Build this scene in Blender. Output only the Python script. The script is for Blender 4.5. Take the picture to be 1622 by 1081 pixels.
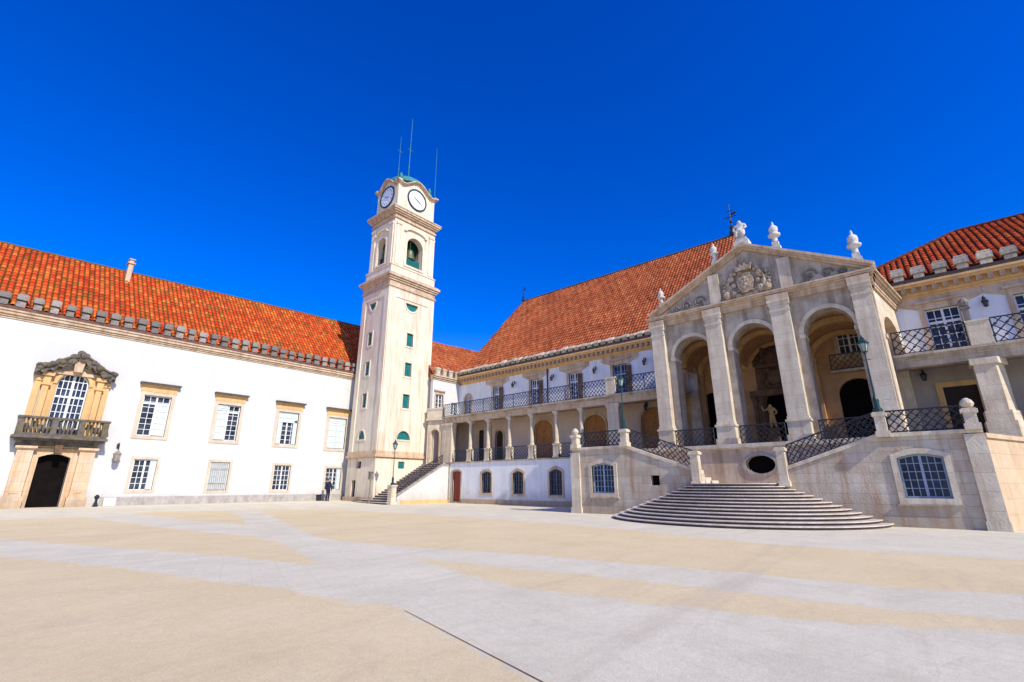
import bpy, bmesh, math, random
import numpy as np
from mathutils import Vector, Matrix
from mathutils.geometry import tessellate_polygon
random.seed(7)
R=math.radians; PI=math.pi
S=bpy.context.scene; COL=S.collection
for o in list(bpy.data.objects): bpy.data.objects.remove(o)

# ---------------------------------------------------------------- camera
cd=bpy.data.cameras.new('camera'); cam=bpy.data.objects.new('camera',cd); COL.objects.link(cam)
cd.sensor_width=36; cd.lens=750/1622*36; cd.clip_end=3000; cd.clip_start=.05
cam.location=(0,0,1.45); cam.rotation_euler=(R(90+16.94),0,R(40.8)); S.camera=cam
S.render.resolution_x=1024; S.render.resolution_y=682
# ---------------------------------------------------------------- world, sun, exposure
SUN=Vector((1,-.17,math.tan(R(38)))).normalized()
w=bpy.data.worlds.new('World'); S.world=w; w.use_nodes=True; nt=w.node_tree
bg=nt.nodes['Background']
sk=nt.nodes.new('ShaderNodeTexSky'); sk.sky_type='NISHITA'; sk.sun_disc=False
sk.sun_elevation=R(38); sk.sun_rotation=R(99.6); sk.altitude=0; sk.air_density=1.0; sk.dust_density=.2; sk.ozone_density=3.0
hs=nt.nodes.new('ShaderNodeHueSaturation'); hs.inputs['Hue'].default_value=.530; hs.inputs['Saturation'].default_value=1.52; hs.inputs['Value'].default_value=1.78
nt.links.new(sk.outputs[0],hs.inputs['Color'])
nt.links.new(hs.outputs[0],bg.inputs['Color']); bg.inputs['Strength'].default_value=.12
sd=bpy.data.lights.new('sun','SUN'); so=bpy.data.objects.new('sun',sd); COL.objects.link(so)
sd.energy=4.9; sd.angle=R(.5); sd.color=(1,.94,.79)
so.rotation_euler=(-SUN).to_track_quat('-Z','Y').to_euler(); so.location=(20,-10,40)
S.view_settings.view_transform='Standard'; S.view_settings.look='None'; S.view_settings.exposure=.06; S.view_settings.gamma=1
S.render.engine='CYCLES'

# ---------------------------------------------------------------- materials
def mat(name,c,rough=.85,c2=None,ns=1.2,streak=0,dirt=None,dirt_amt=.4,bump=.0,bscale=30,spec=.3,metal=0,brick=None,mortar=None,vary=0,grime=0,patch=0):
    m=bpy.data.materials.new(name); m.use_nodes=True; t=m.node_tree; N=t.nodes.new; L=t.links.new
    b=t.nodes['Principled BSDF']; b.inputs['Roughness'].default_value=rough; b.inputs['Metallic'].default_value=metal
    b.inputs['Specular IOR Level'].default_value=spec
    tc=N('ShaderNodeTexCoord'); c2=c2 or tuple(x*.86 for x in c)
    n1=N('ShaderNodeTexNoise'); n1.inputs['Scale'].default_value=ns; n1.inputs['Detail'].default_value=8; n1.inputs['Roughness'].default_value=.65
    L(tc.outputs['Object'],n1.inputs['Vector'])
    r=N('ShaderNodeValToRGB'); r.color_ramp.elements[0].position=.35; r.color_ramp.elements[1].position=.65
    r.color_ramp.elements[0].color=(*c2,1); r.color_ramp.elements[1].color=(*c,1); L(n1.outputs['Fac'],r.inputs['Fac'])
    out=r.outputs[0]; hgt=None
    if vary:
        oi=N('ShaderNodeObjectInfo'); rv=N('ShaderNodeValToRGB'); rv.color_ramp.elements[0].color=(1-vary,)*3+(1,); rv.color_ramp.elements[1].color=(1.1,1.08,1.04,1); L(oi.outputs['Random'],rv.inputs['Fac'])
        mv=N('ShaderNodeMixRGB'); mv.blend_type='MULTIPLY'; mv.inputs[0].default_value=1; L(out,mv.inputs[1]); L(rv.outputs[0],mv.inputs[2]); out=mv.outputs[0]
    if brick:
        # ashlar courses laid out on world-facing coordinates (u = x+y, v = z)
        sx=N('ShaderNodeSeparateXYZ'); L(tc.outputs['Object'],sx.inputs[0])
        ad=N('ShaderNodeMath'); ad.operation='ADD'; L(sx.outputs[0],ad.inputs[0]); L(sx.outputs[1],ad.inputs[1])
        cb=N('ShaderNodeCombineXYZ'); L(ad.outputs[0],cb.inputs[0]); L(sx.outputs[2],cb.inputs[1])
        bk=N('ShaderNodeTexBrick'); bk.inputs['Scale'].default_value=1; bk.inputs['Brick Width'].default_value=brick[0]; bk.inputs['Row Height'].default_value=brick[1]
        bk.inputs['Mortar Size'].default_value=.012; bk.inputs['Mortar Smooth'].default_value=.3; bk.inputs['Bias'].default_value=0
        bk.inputs['Color1'].default_value=(1,1,1,1); bk.inputs['Color2'].default_value=(.78,.72,.66,1); bk.inputs['Mortar'].default_value=(.45,.4,.36,1)
        L(cb.outputs[0],bk.inputs['Vector'])
        mx=N('ShaderNodeMixRGB'); mx.blend_type='MULTIPLY'; mx.inputs[0].default_value=mortar or .8; L(out,mx.inputs[1]); L(bk.outputs['Color'],mx.inputs[2]); out=mx.outputs[0]
        hgt=bk.outputs['Fac']
    if dirt or streak:
        mp=N('ShaderNodeMapping'); mp.inputs['Scale'].default_value=(2.2,2.2,.22 if streak else 1); L(tc.outputs['Object'],mp.inputs[0])
        n2=N('ShaderNodeTexNoise'); n2.inputs['Scale'].default_value=1.3; n2.inputs['Detail'].default_value=10; n2.inputs['Roughness'].default_value=.7; L(mp.outputs[0],n2.inputs['Vector'])
        r2=N('ShaderNodeValToRGB'); r2.color_ramp.elements[0].position=.47; r2.color_ramp.elements[1].position=.70
        r2.color_ramp.elements[0].color=(0,0,0,1); r2.color_ramp.elements[1].color=(dirt_amt,)*3+(1,); L(n2.outputs['Fac'],r2.inputs['Fac'])
        m2=N('ShaderNodeMixRGB'); L(r2.outputs[0],m2.inputs[0]); L(out,m2.inputs[1]); m2.inputs[2].default_value=(*(dirt or (.2,.17,.14)),1); out=m2.outputs[0]
    if grime:   # splash-back dirt with a ragged upper edge, a fixed stain on the lowest courses
        sz=N('ShaderNodeSeparateXYZ'); L(tc.outputs['Object'],sz.inputs[0]); n5=N('ShaderNodeTexNoise'); n5.inputs['Scale'].default_value=1.6; n5.inputs['Detail'].default_value=9; n5.inputs['Roughness'].default_value=.75; L(tc.outputs['Object'],n5.inputs['Vector'])
        m5=N('ShaderNodeMath'); m5.operation='MULTIPLY_ADD'; L(n5.outputs['Fac'],m5.inputs[0]); m5.inputs[1].default_value=-3.2; L(sz.outputs[2],m5.inputs[2])
        r5=N('ShaderNodeMapRange'); r5.inputs['From Min'].default_value=-.25; r5.inputs['From Max'].default_value=-1.6; r5.inputs['To Min'].default_value=0; r5.inputs['To Max'].default_value=grime; L(m5.outputs[0],r5.inputs['Value'])
        x5=N('ShaderNodeMixRGB'); L(r5.outputs['Result'],x5.inputs[0]); L(out,x5.inputs[1]); x5.inputs[2].default_value=(.30,.22,.15,1); out=x5.outputs[0]
    if patch:   # repaired patches
        n6=N('ShaderNodeTexVoronoi'); n6.inputs['Scale'].default_value=.55; L(tc.outputs['Object'],n6.inputs['Vector']); r6=N('ShaderNodeValToRGB'); r6.color_ramp.elements[0].color=(1-patch,)*3+(1,); r6.color_ramp.elements[1].color=(1,1,1,1)
        s6=N('ShaderNodeSeparateXYZ'); L(n6.outputs['Color'],s6.inputs[0]); L(s6.outputs[0],r6.inputs['Fac'])
        x6=N('ShaderNodeMixRGB'); x6.blend_type='MULTIPLY'; x6.inputs[0].default_value=1; L(out,x6.inputs[1]); L(r6.outputs[0],x6.inputs[2]); out=x6.outputs[0]
    L(out,b.inputs['Base Color'])
    if bump:
        n3=N('ShaderNodeTexNoise'); n3.inputs['Scale'].default_value=bscale; n3.inputs['Detail'].default_value=6; L(tc.outputs['Object'],n3.inputs['Vector'])
        bp=N('ShaderNodeBump'); bp.inputs['Strength'].default_value=bump; bp.inputs['Distance'].default_value=.03
        L(n3.outputs['Fac'],bp.inputs['Height']); last=bp
        if hgt:
            b2=N('ShaderNodeBump'); b2.inputs['Strength'].default_value=.5; b2.inputs['Distance'].default_value=.02; b2.invert=True
            L(hgt,b2.inputs['Height']); L(bp.outputs[0],b2.inputs['Normal']); last=b2
        L(last.outputs[0],b.inputs['Normal'])
    return m
def tilemat(name,cols,moss=.25,moss_gap_col=(.10,.10,.03),big=None,pan=.6):
    m=bpy.data.materials.new(name); m.use_nodes=True; t=m.node_tree; N=t.nodes.new; L=t.links.new
    b=t.nodes['Principled BSDF']; b.inputs['Roughness'].default_value=.9; b.inputs['Specular IOR Level'].default_value=.15
    uv=N('ShaderNodeUVMap'); uv.uv_map='UVMap'
    fl=N('ShaderNodeVectorMath'); fl.operation='FLOOR'; L(uv.outputs[0],fl.inputs[0])
    wn=N('ShaderNodeTexWhiteNoise'); wn.noise_dimensions='2D'; L(fl.outputs[0],wn.inputs['Vector'])
    r=N('ShaderNodeValToRGB'); e=r.color_ramp.elements
    n=len(cols)
    e[0].position=0; e[0].color=(*cols[0],1); e[1].position=1; e[1].color=(*cols[-1],1)
    for i in range(1,n-1):
        q=e.new(i/(n-1)); q.color=(*cols[i],1)
    L(wn.outputs['Value'],r.inputs['Fac'])
    tc=N('ShaderNodeTexCoord')
    n1=N('ShaderNodeTexNoise'); n1.inputs['Scale'].default_value=.45; n1.inputs['Detail'].default_value=6; L(tc.outputs['Object'],n1.inputs['Vector'])
    r1=N('ShaderNodeValToRGB'); r1.color_ramp.elements[0].position=.35; r1.color_ramp.elements[1].position=.7
    bc=big or (.75,.75,.75)
    r1.color_ramp.elements[0].color=(*bc,1); r1.color_ramp.elements[1].color=(1,1,1,1); L(n1.outputs['Fac'],r1.inputs['Fac'])
    mx=N('ShaderNodeMixRGB'); mx.blend_type='MULTIPLY'; mx.inputs[0].default_value=.8; L(r.outputs[0],mx.inputs[1]); L(r1.outputs[0],mx.inputs[2])
    n2=N('ShaderNodeTexNoise'); n2.inputs['Scale'].default_value=5; n2.inputs['Detail'].default_value=6; L(tc.outputs['Object'],n2.inputs['Vector'])
    r2=N('ShaderNodeValToRGB'); r2.color_ramp.elements[0].position=.56; r2.color_ramp.elements[1].position=.68
    r2.color_ramp.elements[0].color=(0,0,0,1); r2.color_ramp.elements[1].color=(moss*2,)*3+(1,); L(n2.outputs['Fac'],r2.inputs['Fac'])
    m2=N('ShaderNodeMixRGB'); L(r2.outputs[0],m2.inputs[0]); L(mx.outputs[0],m2.inputs[1]); m2.inputs[2].default_value=(*moss_gap_col,1)
    fr=N('ShaderNodeVectorMath'); fr.operation='FRACTION'; L(uv.outputs[0],fr.inputs[0]); sx=N('ShaderNodeSeparateXYZ'); L(fr.outputs[0],sx.inputs[0])
    a1=N('ShaderNodeMath'); a1.operation='SUBTRACT'; L(sx.outputs[0],a1.inputs[0]); a1.inputs[1].default_value=.5
    a2=N('ShaderNodeMath'); a2.operation='ABSOLUTE'; L(a1.outputs[0],a2.inputs[0])
    a3=N('ShaderNodeMath'); a3.operation='GREATER_THAN'; L(a2.outputs[0],a3.inputs[0]); a3.inputs[1].default_value=.36
    a4=N('ShaderNodeMath'); a4.operation='MULTIPLY'; L(a3.outputs[0],a4.inputs[0]); a4.inputs[1].default_value=pan
    m3=N('ShaderNodeMixRGB'); L(a4.outputs[0],m3.inputs[0]); L(m2.outputs[0],m3.inputs[1]); m3.inputs[2].default_value=(*moss_gap_col,1)  # channels at the tile edges mixed darker by the pan amount
    L(m3.outputs[0],b.inputs['Base Color'])
    return m
M={}
M['white']=mat('white_plaster',(.63,.62,.60),c2=(.585,.575,.555),ns=.5,dirt=(.44,.41,.36),streak=1,dirt_amt=.16,grime=.35,patch=.04,bump=.15,bscale=12)
M['whiteshade']=mat('shade_side_plaster',(.82,.82,.82),c2=(.74,.75,.76),ns=1.0,dirt=(.45,.4,.33),streak=1,dirt_amt=.4,grime=.4,patch=.05,bump=.15,bscale=12)  # lighter, cooler copy of the white plaster, toned for the shaded palace walls
M['cream']=mat('tower_plaster',(.79,.695,.545),c2=(.72,.61,.46),ns=.6,dirt=(.42,.29,.18),streak=1,dirt_amt=.7,grime=.5,patch=.05,bump=.25,bscale=9)
M['galdark']=mat('shade_dark_plaster',(.40,.35,.32),c2=(.32,.27,.24),ns=.7,dirt=(.2,.15,.12),streak=1,dirt_amt=.3,bump=.1)  # deep shade of the right gallery is put into this darker plaster
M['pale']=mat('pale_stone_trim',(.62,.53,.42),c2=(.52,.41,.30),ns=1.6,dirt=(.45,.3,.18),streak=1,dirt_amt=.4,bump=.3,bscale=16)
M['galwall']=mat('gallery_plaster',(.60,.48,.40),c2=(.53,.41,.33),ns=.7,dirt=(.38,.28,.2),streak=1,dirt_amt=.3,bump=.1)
M['stone']=mat('limestone',(.55,.475,.37),c2=(.34,.27,.20),ns=1.4,dirt=(.16,.09,.05),streak=1,dirt_amt=.75,bump=.5,bscale=14)
M['ashlar']=mat('ashlar_limestone',(.66,.59,.465),c2=(.52,.435,.325),ns=1.1,dirt=(.38,.17,.07),streak=1,dirt_amt=.75,grime=.45,patch=.1,bump=.5,bscale=14,brick=(.95,.38),mortar=.5)
M['paleash']=mat('pale_limestone',(.72,.635,.485),c2=(.58,.49,.365),ns=1.5,dirt=(.30,.18,.10),streak=1,dirt_amt=.55,bump=.4,bscale=14,brick=(1.3,.62),mortar=.4)
M['warm']=mat('golden_stone',(.72,.45,.19),c2=(.60,.38,.18),ns=1.8,dirt=(.3,.17,.08),streak=1,dirt_amt=.5,bump=.4,bscale=16)
M['tan']=mat('ochre_stone',(.62,.49,.36),c2=(.50,.35,.22),ns=1.6,dirt=(.22,.12,.06),streak=1,dirt_amt=.7,bump=.4,bscale=16)
M['warm2']=mat('honey_stone',(.62,.48,.33),c2=(.54,.39,.25),ns=1.2,dirt=(.34,.2,.1),streak=1,dirt_amt=.4,bump=.4,bscale=16,brick=(1.2,.5),mortar=.25)
M['orange']=mat('orange_limestone',(.70,.47,.27),c2=(.60,.50,.38),ns=1.8,dirt=(.33,.16,.07),streak=1,dirt_amt=.75,grime=.6,bump=.4,bscale=16,brick=(1.1,.55),mortar=.35)
M['lichen']=mat('lichen_stone',(.17,.145,.13),c2=(.075,.06,.05),ns=3.5,dirt=(.16,.13,.03),dirt_amt=.8,bump=.8,bscale=12)
M['greyst']=mat('weathered_stone',vary=.5,c=(.40,.36,.33),c2=(.22,.19,.17),ns=3,dirt=(.10,.085,.07),dirt_amt=.7,bump=.6,bscale=12)
M['merlon']=mat('merlon_stone',vary=.35,c=(.74,.66,.50),c2=(.5,.42,.32),ns=3,dirt=(.10,.08,.07),dirt_amt=.6,bump=.5,bscale=12)
M['darkst']=mat('dark_stone',(.13,.10,.085),c2=(.07,.055,.05),ns=3,bump=.4)
M['redstain']=mat('stained_gutter',(.20,.10,.075),c2=(.09,.045,.04),ns=3,bump=.4)
M['plinth']=mat('grey_plinth',(.46,.43,.40),c2=(.34,.30,.28),ns=2.5,dirt=(.2,.16,.13),dirt_amt=.6,bump=.4)
M['glass']=mat('window_glass',(.07,.08,.11),rough=.25,c2=(.008,.01,.02),ns=1.1,spec=.2)
M['glassb']=mat('blue_window_glass',(.05,.07,.12),rough=.25,c2=(.006,.01,.03),ns=1.1,spec=.2)
M['frame']=mat('white_paint',(.74,.76,.76),c2=(.66,.68,.69),rough=.5,ns=4)
M['pgreen']=mat('pale_green_paint',(.62,.74,.66),c2=(.52,.64,.58),rough=.5,ns=4)
M['dframe']=mat('dark_grey_paint',(.13,.15,.18),c2=(.09,.11,.14),rough=.5,ns=4)
M['bframe']=mat('blue_grey_paint',(.30,.37,.46),c2=(.24,.31,.4),rough=.5,ns=4)
M['shutter']=mat('pale_shutter_paint',(.60,.67,.67),c2=(.52,.6,.6),rough=.6,ns=5)
M['shgrey']=mat('grey_shutter_paint',(.50,.54,.54),c2=(.42,.46,.46),rough=.6,ns=5)
M['teal']=mat('teal_paint',(.012,.17,.16),c2=(.008,.11,.115),rough=.5,ns=4)
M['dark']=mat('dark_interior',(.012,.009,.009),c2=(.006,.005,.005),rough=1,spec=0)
M['brownd']=mat('brown_door_wood',(.42,.18,.05),c2=(.28,.11,.03),ns=4,rough=.6)
M['darkd']=mat('dark_door_wood',(.035,.02,.015),c2=(.018,.01,.008),ns=4,rough=.6)
M['redd']=mat('red_door_paint',(.28,.045,.02),c2=(.2,.03,.015),ns=4,rough=.5)
M['iron']=mat('wrought_iron',(.022,.022,.03),c2=(.012,.012,.018),ns=6,rough=.55,spec=.4)
M['ironb']=mat('blue_painted_iron',(.03,.045,.09),c2=(.02,.03,.06),ns=6,rough=.5)
M['igreen']=mat('green_lamp_paint',(.012,.055,.055),c2=(.008,.035,.04),ns=6,rough=.45)
M['lglass']=mat('milky_lamp_glass',(.36,.42,.34),c2=(.28,.34,.3),ns=6,rough=.2)
M['copper']=mat('copper_patina',(.05,.24,.24),c2=(.03,.15,.18),ns=3,rough=.6)
M['bronze']=mat('bell_bronze',(.25,.24,.12),c2=(.12,.16,.1),ns=5,rough=.45,metal=.6)
M['clockf']=mat('clock_enamel',(.78,.82,.86),c2=(.7,.74,.8),ns=3,rough=.4)
M['clockd']=mat('clock_dark',(.02,.04,.06),ns=3,rough=.5)
M['lstone']=mat('pale_statue_stone',(.72,.68,.62),c2=(.5,.46,.4),ns=5,dirt=(.2,.17,.13),dirt_amt=.5,bump=.5)
M['carved']=mat('sandy_carved_stone',(.60,.49,.36),c2=(.30,.215,.14),ns=6,dirt=(.09,.06,.04),dirt_amt=.8,bump=.9,bscale=10)
M['gold']=mat('ochre_statue_stone',(.62,.40,.17),c2=(.45,.27,.1),ns=5,bump=.3)
M['brownst']=mat('brown_carved_stone',(.20,.115,.07),c2=(.10,.055,.035),ns=3.5,dirt=(.04,.02,.015),dirt_amt=.6,bump=.9,bscale=8)
M['vault']=mat('vault_plaster',(.54,.32,.16),c2=(.38,.20,.09),ns=1,dirt=(.3,.17,.08),dirt_amt=.4,bump=.2)
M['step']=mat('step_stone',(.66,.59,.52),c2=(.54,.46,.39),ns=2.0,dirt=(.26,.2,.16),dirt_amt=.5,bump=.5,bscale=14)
M['riser']=mat('shade_dark_riser_stone',(.12,.09,.075),c2=(.07,.05,.04),ns=2.5,dirt=(.1,.075,.06),dirt_amt=.5,bump=.5,bscale=14)  # near-black base colour paints the shade on the stair risers
M['cloth']=mat('navy_cloth',(.012,.014,.05),c2=(.008,.009,.03),ns=6)
M['skin']=mat('skin',(.5,.3,.22),ns=6,rough=.6)
M['hair']=mat('dark_hair',(.02,.014,.01),ns=6)
M['signw']=mat('white_sign',(.8,.8,.8),ns=6)
M['rL']=tilemat('red_roof_tiles',[(.56,.055,.018),(.68,.10,.025),(.74,.18,.035),(.60,.065,.02),(.72,.13,.028),(.76,.25,.05),(.44,.05,.02),(.64,.085,.022),(.30,.13,.03),(.70,.12,.026)],moss=.10,moss_gap_col=(.07,.07,.012),big=(.9,.72,.7),pan=.7)
M['rM']=tilemat('rust_roof_tiles',[(.40,.085,.033),(.52,.14,.05),(.46,.11,.04),(.58,.20,.075),(.30,.065,.028),(.52,.13,.045)],moss=.15,moss_gap_col=(.16,.05,.025),big=(.62,.58,.56),pan=.55)
M['rR']=tilemat('bright_roof_tiles',[(.64,.115,.035),(.74,.18,.05),(.70,.14,.04),(.54,.08,.03)],moss=.3,moss_gap_col=(.035,.025,.02),pan=.85)
# ---------------------------------------------------------------- helpers
class MB:
    def __init__(s): s.v=[]; s.f=[]; s.uv=None; s.sm=False
    def add(s,vs,fs):
        n=len(s.v); s.v+= [tuple(p) for p in vs]; s.f+=[tuple(i+n for i in f) for f in fs]; return s
    def box(s,x0,x1,y0,y1,z0,z1):
        return s.add([(x0,y0,z0),(x1,y0,z0),(x1,y1,z0),(x0,y1,z0),(x0,y0,z1),(x1,y0,z1),(x1,y1,z1),(x0,y1,z1)],
          [(0,3,2,1),(4,5,6,7),(0,1,5,4),(1,2,6,5),(2,3,7,6),(3,0,4,7)])
    def fbox(s,fr,u0,u1,v0,v1,w0,w1):
        P=fr.p; return s.add([P(u0,v0,w1),P(u1,v0,w1),P(u1,v0,w0),P(u0,v0,w0),P(u0,v1,w1),P(u1,v1,w1),P(u1,v1,w0),P(u0,v1,w0)],
          [(0,3,2,1),(4,5,6,7),(0,1,5,4),(1,2,6,5),(2,3,7,6),(3,0,4,7)])
    def plate(s,fr,loops,w0,w1):
        tri=tessellate_polygon([[Vector((u,v,0)) for u,v in l] for l in loops])
        flat=[p for l in loops for p in l]; n=len(flat)
        vs=[fr.p(u,v,w1) for u,v in flat]+[fr.p(u,v,w0) for u,v in flat]; fs=[]
        for t in tri:
            a,b,c=[flat[i] for i in t]
            ar=(b[0]-a[0])*(c[1]-a[1])-(b[1]-a[1])*(c[0]-a[0])
            if abs(ar)<1e-9: continue
            t=tuple(t) if ar>0 else tuple(reversed(t))
            fs.append(t); fs.append(tuple(i+n for i in reversed(t)))
        k=0
        for li,l in enumerate(loops):
            A=sum(l[i][0]*l[(i+1)%len(l)][1]-l[(i+1)%len(l)][0]*l[i][1] for i in range(len(l)))
            ccw=(A>0)==(li==0)
            for i in range(len(l)):
                a=k+i;b=k+(i+1)%len(l)
                fs.append((a,a+n,b+n,b) if ccw else (b,b+n,a+n,a))
            k+=len(l)
        return s.add(vs,fs)
    def prism(s,pts,z0,z1):
        n=len(pts); A=sum(pts[i][0]*pts[(i+1)%n][1]-pts[(i+1)%n][0]*pts[i][1] for i in range(n))
        if A<0: pts=pts[::-1]
        z0f=z0 if callable(z0) else (lambda p:z0); z1f=z1 if callable(z1) else (lambda p:z1)
        return s.add([(p[0],p[1],z0f(p)) for p in pts]+[(p[0],p[1],z1f(p)) for p in pts],
          [tuple(range(n-1,-1,-1)),tuple(range(n,2*n))]+[(i,(i+1)%n,(i+1)%n+n,i+n) for i in range(n)])
    def lathe(s,x,y,prof,n=14,z=0,rot=0,sx=1,sy=1):
        vs=[];fs=[]
        for r,h in prof:
            for k in range(n):
                a=rot+2*PI*k/n; vs.append((x+r*sx*math.cos(a),y+r*sy*math.sin(a),z+h))
        m=len(prof)
        for j in range(m-1):
            for k in range(n):
                a=j*n+k;b=j*n+(k+1)%n; fs.append((a,b,b+n,a+n))
        fs.append(tuple(range(n-1,-1,-1))); fs.append(tuple(range((m-1)*n,m*n)))
        return s.add(vs,fs)
    def tube(s,p0,p1,r,n=6,r2=None):
        p0=Vector(p0);p1=Vector(p1);d=(p1-p0).normalized(); r2=r if r2 is None else r2
        a=d.orthogonal().normalized(); b=d.cross(a)
        vs=[p0+(a*math.cos(2*PI*k/n)+b*math.sin(2*PI*k/n))*r for k in range(n)]+[p1+(a*math.cos(2*PI*k/n)+b*math.sin(2*PI*k/n))*r2 for k in range(n)]
        return s.add(vs,[(k,(k+1)%n,(k+1)%n+n,k+n) for k in range(n)]+[tuple(range(n-1,-1,-1)),tuple(range(n,2*n))])
    def path(s,pts,r,n=6):
        for a,b in zip(pts,pts[1:]): s.tube(a,b,r,n)
        return s
    def ball(s,c,r,n=10,m=6,sc=(1,1,1)):
        c=Vector(c); vs=[];fs=[]
        for j in range(m+1):
            t=PI*j/m
            for k in range(n):
                a=2*PI*k/n; vs.append((c.x+r*sc[0]*math.sin(t)*math.cos(a),c.y+r*sc[1]*math.sin(t)*math.sin(a),c.z-r*sc[2]*math.cos(t)))
        for j in range(m):
            for k in range(n):
                a=j*n+k;b=j*n+(k+1)%n; fs.append((a,b,b+n,a+n))
        return s.add(vs,fs)
    def build(s,name,m,parent=None,loc=None,smooth=False,kind=None):
        me=bpy.data.meshes.new(name); me.from_pydata(s.v,[],s.f); me.update()
        if s.uv:
            l=me.uv_layers.new(name='UVMap')
            for lp in me.loops: l.data[lp.index].uv=s.uv[lp.vertex_index]
        if smooth:
            for p in me.polygons: p.use_smooth=True
        me.materials.append(M[m] if isinstance(m,str) else m)
        o=bpy.data.objects.new(name,me); COL.objects.link(o); place(o,parent,loc); 
        if kind: o['kind']=kind
        return o
WL={}
def place(o,parent,loc):
    loc=Vector(loc) if loc is not None else Vector((0,0,0))
    if parent is not None: o.parent=parent; o.location=loc-WL[parent.name]
    else: o.location=loc
    WL[o.name]=loc
class Fr:
    """vertical frame: u along (dx,dy), v up, w outward along (dy,-dx)"""
    def __init__(s,ox,oy,dx,dy): s.o=(ox,oy); s.d=(dx,dy); s.n=(dy,-dx)
    def p(s,u,v,w=0): return (s.o[0]+s.d[0]*u+s.n[0]*w, s.o[1]+s.d[1]*u+s.n[1]*w, v)
def thing(name,label,cat,loc=(0,0,0),group=None):
    o=bpy.data.objects.new(name,None); COL.objects.link(o); o.location=loc; WL[o.name]=Vector(loc)
    o.empty_display_size=.3; o['label']=label; o['category']=cat
    if group: o['group']=group
    return o
def tag(o,label,cat,group=None):
    o['label']=label; o['category']=cat
    if group: o['group']=group
    return o
def dup_leaf(o,parent,loc,rz=0,label=None):
    c=o.copy(); COL.objects.link(c); c.parent=parent
    c.location=Vector(loc)-(WL[parent.name] if parent else Vector((0,0,0))); c.rotation_euler=(0,0,rz)
    if 'merlon' in o.name: c.rotation_euler=(random.uniform(-.04,.04),random.uniform(-.04,.04),random.uniform(-.09,.09)); c.scale=(1,random.uniform(.86,1.06),random.uniform(.84,1.06)); WL[c.name]=Vector(loc)
    return c
def dup_tree(o,loc,label=None,group=None,rz=0):
    c=o.copy(); COL.objects.link(c); c.location=loc; c.rotation_euler=(0,0,rz); WL[c.name]=Vector(loc)
    if label: c['label']=label
    if group: c['group']=group
    for ch in [x for x in bpy.data.objects if x.parent==o]:
        d=ch.copy(); COL.objects.link(d); d.parent=c
        for g in [x for x in bpy.data.objects if x.parent==ch]:
            e=g.copy(); COL.objects.link(e); e.parent=d
    return c
def rect(u0,u1,v0,v1): return [(u0,v0),(u1,v0),(u1,v1),(u0,v1)]
def arch(u0,u1,v0,vs,vt,n=14):
    c=(u0+u1)/2;a=(u1-u0)/2
    return [(u0,v0),(u1,v0)]+[(c+a*math.cos(PI*k/n),vs+(vt-vs)*math.sin(PI*k/n)) for k in range(n+1)]
def seg(u0,u1,v0,vs,vt,n=8):      # segmental head
    return [(u0,v0),(u1,v0)]+[(u1+(u0-u1)*k/n,vs+(vt-vs)*math.sin(PI*k/n)) for k in range(n+1)]
def window(fr,u0,u1,v0,v1,cols,rows,parent,fm='frame',gm='glass',depth=.2,vs=None,shape=None,transom=None,shutter=None,bar=.035,name='window',mull=.05):
    """casement window set 'depth' behind the wall face; frame mesh with pane (and shutter) sub-parts"""
    vt=v1; vs=v1 if vs is None else vs
    top=lambda u: (vt if vs==vt else vs+(vt-vs)*math.sqrt(max(0,1-((u-(u0+u1)/2)/((u1-u0)/2))**2)) if shape=='arch' else vs+(vt-vs)*math.sin(PI*(u-u0)/(u1-u0)))
    mk=(lambda d: rect(u0+d,u1-d,v0+d,v1-d)) if vs==vt else ((lambda d: arch(u0+d,u1-d,v0+d,vs,vt-d)) if shape=='arch' else (lambda d: seg(u0+d,u1-d,v0+d,vs-d*.6,vt-d)))
    m=MB(); m.plate(fr,[mk(.004),mk(.07)],-depth-.06,-depth+.03)
    c=(u0+u1)/2
    m.fbox(fr,c-mull,c+mull,v0+.07,top(c)-.07,-depth-.05,-depth+.024)
    for i in range(1,cols):
        u=u0+.05+(u1-u0-.1)*i/cols
        if abs(u-c)<.05: continue
        m.fbox(fr,u-bar/2,u+bar/2,v0+.07,top(u)-.07,-depth-.04,-depth+.012)
    for j in range(1,rows):
        v=v0+.05+(v1-v0-.1)*j/rows; uu=[u for u in [u0+.07+(u1-u0-.14)*k/40 for k in range(41)] if top(u)-.06>v]
        if not uu: continue
        th=bar/2
        m.fbox(fr,uu[0],uu[-1],v-th,v+th,-depth-.038,-depth+.008)
    if transom:
        m.fbox(fr,u0+.07,u1-.07,transom-.06,transom+.06,-depth-.05,-depth+.034)
    f=m.build(name,fm,parent)
    MB().plate(fr,[mk(.01)],-depth-.09,-depth-.065).build('pane',gm,f)
    if shutter:
        for a,b,c0,c1 in shutter:
            s=MB(); s.fbox(fr,a,b,c0,c1,-depth-.03,-depth+.05)
            n=max(2,int((c1-c0)/.42))
            for k in range(n+1): s.fbox(fr,a+.01,b-.01,c0+(c1-c0-.05)*k/n,c0+(c1-c0-.05)*k/n+.05,-depth+.05,-depth+.085)
            s.fbox(fr,a,a+.06,c0,c1,-depth+.05,-depth+.088); s.fbox(fr,b-.06,b,c0,c1,-depth+.05,-depth+.088)
            s.build('shutter','shutter',f)
    return f
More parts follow.
